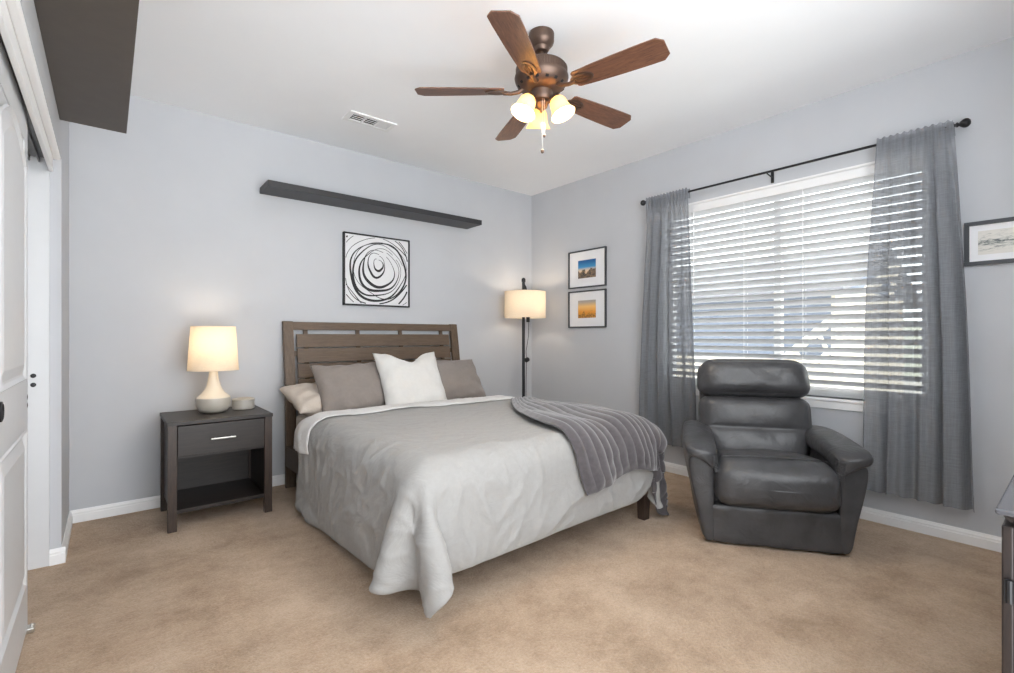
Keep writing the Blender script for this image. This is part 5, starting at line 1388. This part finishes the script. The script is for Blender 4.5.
# arms: tapered side panel plus an overhanging pad
for s in (-1, 1):
    bm = B()
    # cross-section widths by height: (z, inner half x, outer half x)
    sec = [(0.012, 0.296, 0.366), (0.10, 0.300, 0.375), (0.20, 0.303, 0.395), (0.30, 0.305, 0.418), (0.38, 0.300, 0.434), (0.44, 0.296, 0.440), (0.495, 0.300, 0.436)]
    ys = [0.0, 0.012, 0.05, 0.18, 0.38, 0.56, 0.70, 0.735]
    def sidept(kk, y, io):
        z, a, b = sec[kk]
        x = a if io == 0 else b
        # rear of the panel draws in
        fy = max(0.0, (y - 0.25) / 0.485)
        x2 = x - (0.02 * fy if io else 0.0)
        if y < 0.006:
            x2 = a + 0.012 if io == 0 else b - 0.014
        zz = z
        if kk >= 4:
            zz += 0.035 * fy
        return Vector((s * x2, y + (0.03 * (0.52 - z) / 0.52 * 0), zz))
    nk = len(sec)
    Agrid = {}
    for yi, y in enumerate(ys):
        for kk in range(nk):
            for io in (0, 1):
                Agrid[(yi, kk, io)] = bm.verts.new(sidept(kk, y, io))
    for yi in range(len(ys) - 1):
        for kk in range(nk - 1):
            for io in (0, 1):
                bm.faces.new((Agrid[(yi, kk, io)], Agrid[(yi + 1, kk, io)], Agrid[(yi + 1, kk + 1, io)], Agrid[(yi, kk + 1, io)]))
        for kk in (0, nk - 1):
            bm.faces.new((Agrid[(yi, kk, 0)], Agrid[(yi, kk, 1)], Agrid[(yi + 1, kk, 1)], Agrid[(yi + 1, kk, 0)]))
    for yi in (0, len(ys) - 1):
        for kk in range(nk - 1):
            bm.faces.new((Agrid[(yi, kk, 0)], Agrid[(yi, kk + 1, 0)], Agrid[(yi, kk + 1, 1)], Agrid[(yi, kk, 1)]))
    side = obj('side_panel', bm, M['leather'], rc, 'all', 2)
    # pad: swept rounded section along y, its inner lip rolling down at the front
    bm = B()
    nseg = 22
    stations = [(-0.036, 0.30, 0.45), (-0.030, 0.62, 0.72), (-0.012, 0.86, 0.92), (0.03, 0.98, 1.0), (0.10, 1.0, 1.0), (0.20, 1.0, 1.0), (0.32, 1.0, 0.98), (0.44, 0.97, 0.95), (0.54, 0.9, 0.9), (0.60, 0.72, 0.75), (0.62, 0.4, 0.45)]
    rings = []
    for (y, sx, sz) in stations:
        cx = 0.374 - 0.036 * max(0, (y - 0.06) / 0.5)
        cz = 0.513 + 0.050 * min(1, max(0, (y + 0.02) / 0.40)) - (0.010 if y < 0 else 0)
        ring = []
        for q in range(nseg):
            a = 2 * PI * q / nseg
            ca, sa = math.cos(a), math.sin(a)
            px = 0.090 * sx * math.copysign(abs(ca) ** 0.7, ca)
            pz = 0.036 * sz * math.copysign(abs(sa) ** 0.75, sa)
            # the top falls to the inside, most at the front; the inner lip rolls down
            inner = max(0.0, -px / 0.090)
            fr = max(0.62, 1 - max(0, y) / 0.30) if y < 0.5 else 0.62 * max(0.0, (0.62 - y) / 0.12)
            pz += px * 0.16 * fr
            droop = inner ** 1.3 * 0.105 * fr
            if sa < 0.3:
                pz -= droop * (0.3 - sa) / 1.3
            ring.append(bm.verts.new((s * (cx + px), y, cz + pz)))
        rings.append(ring)
    for R0, R1 in zip(rings, rings[1:]):
        for q in range(nseg):
            bm.faces.new((R0[q], R0[(q + 1) % nseg], R1[(q + 1) % nseg], R1[q]))
    bm.faces.new(rings[0]); bm.faces.new(rings[-1])
    pad = obj('arm_pad', bm, M['leather'], rc, 'all', 1)
    # gathered stitching on the inner front of the pad
    bm = B()
    for i in range(10):
        t = i / 9
        z = 0.415 + 0.085 * t
        x = 0.286 + 0.002 * math.sin(t * 3) + 0.012 * t
        tube(bm, [(s * (x - 0.010), 0.015, z + 0.010), (s * x, -0.018, z + 0.002), (s * (x + 0.022), -0.030, z - 0.006)], 0.0036, 6)
    obj('gathered_seam', bm, M['leather'], pad, 'all')

# ------------------------------------------------------------------ cabinet at the right edge
cb = thing('cabinet', 'dark cherry wood cabinet with a moulded top at the right edge of the view', 'cabinet', (-1.72, -4.11, 0))
cx0, cx1, cy0, cy1, ch = -0.514, 0.55, -0.19, 0.195, 0.806
bm = B(); bx2(bm, cx0 - 0.066, cx1 + 0.066, cy0, cy1 + 0.022, ch - 0.012, ch, 0.004, 3); obj('cabinet_top', bm, M['cab_top'], cb)
bm = B(); prism(bm, [(0.056, -0.012), (0.046, -0.020), (0.022, -0.028), (0.006, -0.034), (0, -0.034), (0, -0.012)], 0, 1, lambda u, v, h: Vector((cx0 - u, cy0 + (cy1 - cy0) * h, ch + v)))
prism(bm, [(0.022, -0.012), (0.016, -0.020), (0.010, -0.028), (0.003, -0.034), (0, -0.034), (0, -0.012)], 0, 1, lambda u, v, h: Vector((cx0 - 0.02 + (cx1 - cx0 + 0.04) * h, cy1 + u, ch + v)))
obj('crown_moulding', bm, M['cab'], cb)
bm = B(); bx2(bm, cx0 + 0.008, cx1, cy0, cy1 - 0.004, 0.06, ch - 0.012, 0.003); bx2(bm, cx0 + 0.03, cx1 - 0.03, cy0 + 0.02, cy1 - 0.02, 0.0, 0.06); obj('cabinet_body', bm, M['cab'], cb)
for (a, b) in ((cx0 + 0.004, -0.003), (0.003, cx1 - 0.004)):
    bm = B(); bx2(bm, a, b, cy1, cy1 + 0.018, 0.08, ch - 0.05, 0.003); d_ = obj('cabinet_door', bm, M['cab'], cb)
    bm = B(); xk = -0.05 if a < -0.1 else 0.05
    ball(bm, (xk, cy1 + 0.034, 0.45), 0.013); obj('knob', bm, M['black'], d_, 'all')
for z in (0.622, 0.17):
    bm = B(); bx2(bm, cx0 + 0.002, cx0 + 0.03, cy1 - 0.03, cy1 + 0.0, z - 0.022, z + 0.022, 0.001)
    tube(bm, [(cx0 - 0.004, cy1 + 0.006, z - 0.024), (cx0 - 0.004, cy1 + 0.006, z + 0.024)], 0.006, 10)
    bx2(bm, cx0 - 0.006, cx0 + 0.0, cy1 - 0.004, cy1 + 0.014, z - 0.022, z + 0.022)
    obj('hinge', bm, M['black'], cb)

# ------------------------------------------------------------------ outside the window
bm = B(); bx2(bm, 0.2, 30, -22, 14, -0.25, -0.15); struct('ground', bm, M['patio'])
bm = B()
n = 24
g = np.zeros((n, n, 3))
for j in range(n):
    for i in range(n):
        x = 16 + 14 * j / (n - 1); y = -22 + 36 * i / (n - 1)
        g[j, i] = (x, y, -0.16 + 0.16 * (x - 16) + 0.5 * noise.noise(Vector((x * 0.3, y * 0.3, 0))) * (j > 0))
gb = g.copy(); gb[:, :, 2] = -0.3
sheet(bm, g, gb); struct('hillside', bm, M['hill'], None, True)
hs = thing('neighbor_house', 'blue grey neighbouring house with a sloping roof seen through the blind', 'house', (7.2, 0.2, -0.15))
bm = B(); bx2(bm, -2.0, 2.4, -1.6, 3.6, 0.0, 2.15); obj('house_wall', bm, M['house_wall'], hs)
bm = B(); bx2(bm, -2.0, 2.4, -1.66, -1.6, 0.0, 2.1); obj('end_wall', bm, M['house_trim'], hs)
bm = B(); bx2(bm, -2.06, -2.0, -1.66, 3.6, 0.0, 0.95); obj('wall_base', bm, M['house_trim'], hs)
bm = B(); prism(bm, [(-2.5, 2.05), (0.2, 2.95), (2.9, 2.05), (2.9, 1.93), (0.2, 2.83), (-2.5, 1.93)], -1.9, 4.0, lambda u, v, h: Vector((u, h, v))); obj('roof', bm, M['roof'], hs)
bm = B(); prism(bm, [(-2.0, 2.1), (0.2, 2.83), (2.4, 2.1)], -1.6, 3.6, lambda u, v, h: Vector((u, h, v))); obj('gable', bm, M['house_wall'], hs)
bm = B(); tube(bm, [(-2.3, -2.5, 2.3), (-2.3, -0.5, 0.45)], 0.07, 8); tube(bm, [(-2.3, -2.4, 1.75), (-2.3, -0.9, 0.35)], 0.04, 8)
for i in range(7):
    t = i / 6
    tube(bm, [(-2.3, -2.5 + 2.0 * t, 2.3 - 1.85 * t), (-2.3, -2.4 + 1.5 * t, 1.75 - 1.4 * t)], 0.03, 6)
obj('stair_rail', bm, M['house_trim'], hs)


def tree(name, label, x, y, hgt, r, seed, nl=900):
    rnd = random.Random(seed)
    root = thing(name, label, 'tree', (x, y, -0.15))
    bm = B(); tube(bm, [(0, 0, 0), (0.05, 0.02, hgt * 0.4), (-0.03, 0.05, hgt * 0.75)], [0.12, 0.09, 0.04], 10); obj('trunk', bm, M['bark'], root, True)
    bm = B()
    for i in range(nl):
        d = Vector((rnd.gauss(0, 1), rnd.gauss(0, 1), rnd.gauss(0, 1))).normalized() * r * (0.55 + 0.45 * rnd.random())
        p = Vector((d.x, d.y, hgt * 0.68 + d.z * 0.8))
        a = Vector((rnd.gauss(0, 1), rnd.gauss(0, 1), rnd.gauss(0, 1))).normalized() * 0.13
        b = a.cross(Vector((rnd.gauss(0, 1), rnd.gauss(0, 1), rnd.gauss(0, 1)))).normalized() * 0.06
        bm.faces.new([bm.verts.new(p + q) for q in (-a, b, a, -b)])
    obj('foliage', bm, M['leaf'], root, False, 0, False)
    return root


tree('tree', 'leafy olive green tree beyond the left half of the window', 10.5, 7.0, 3.4, 1.5, 3)
tree('tree', 'rounder green tree rising over the neighbouring roof outside', 13.0, 2.0, 3.2, 1.7, 8)
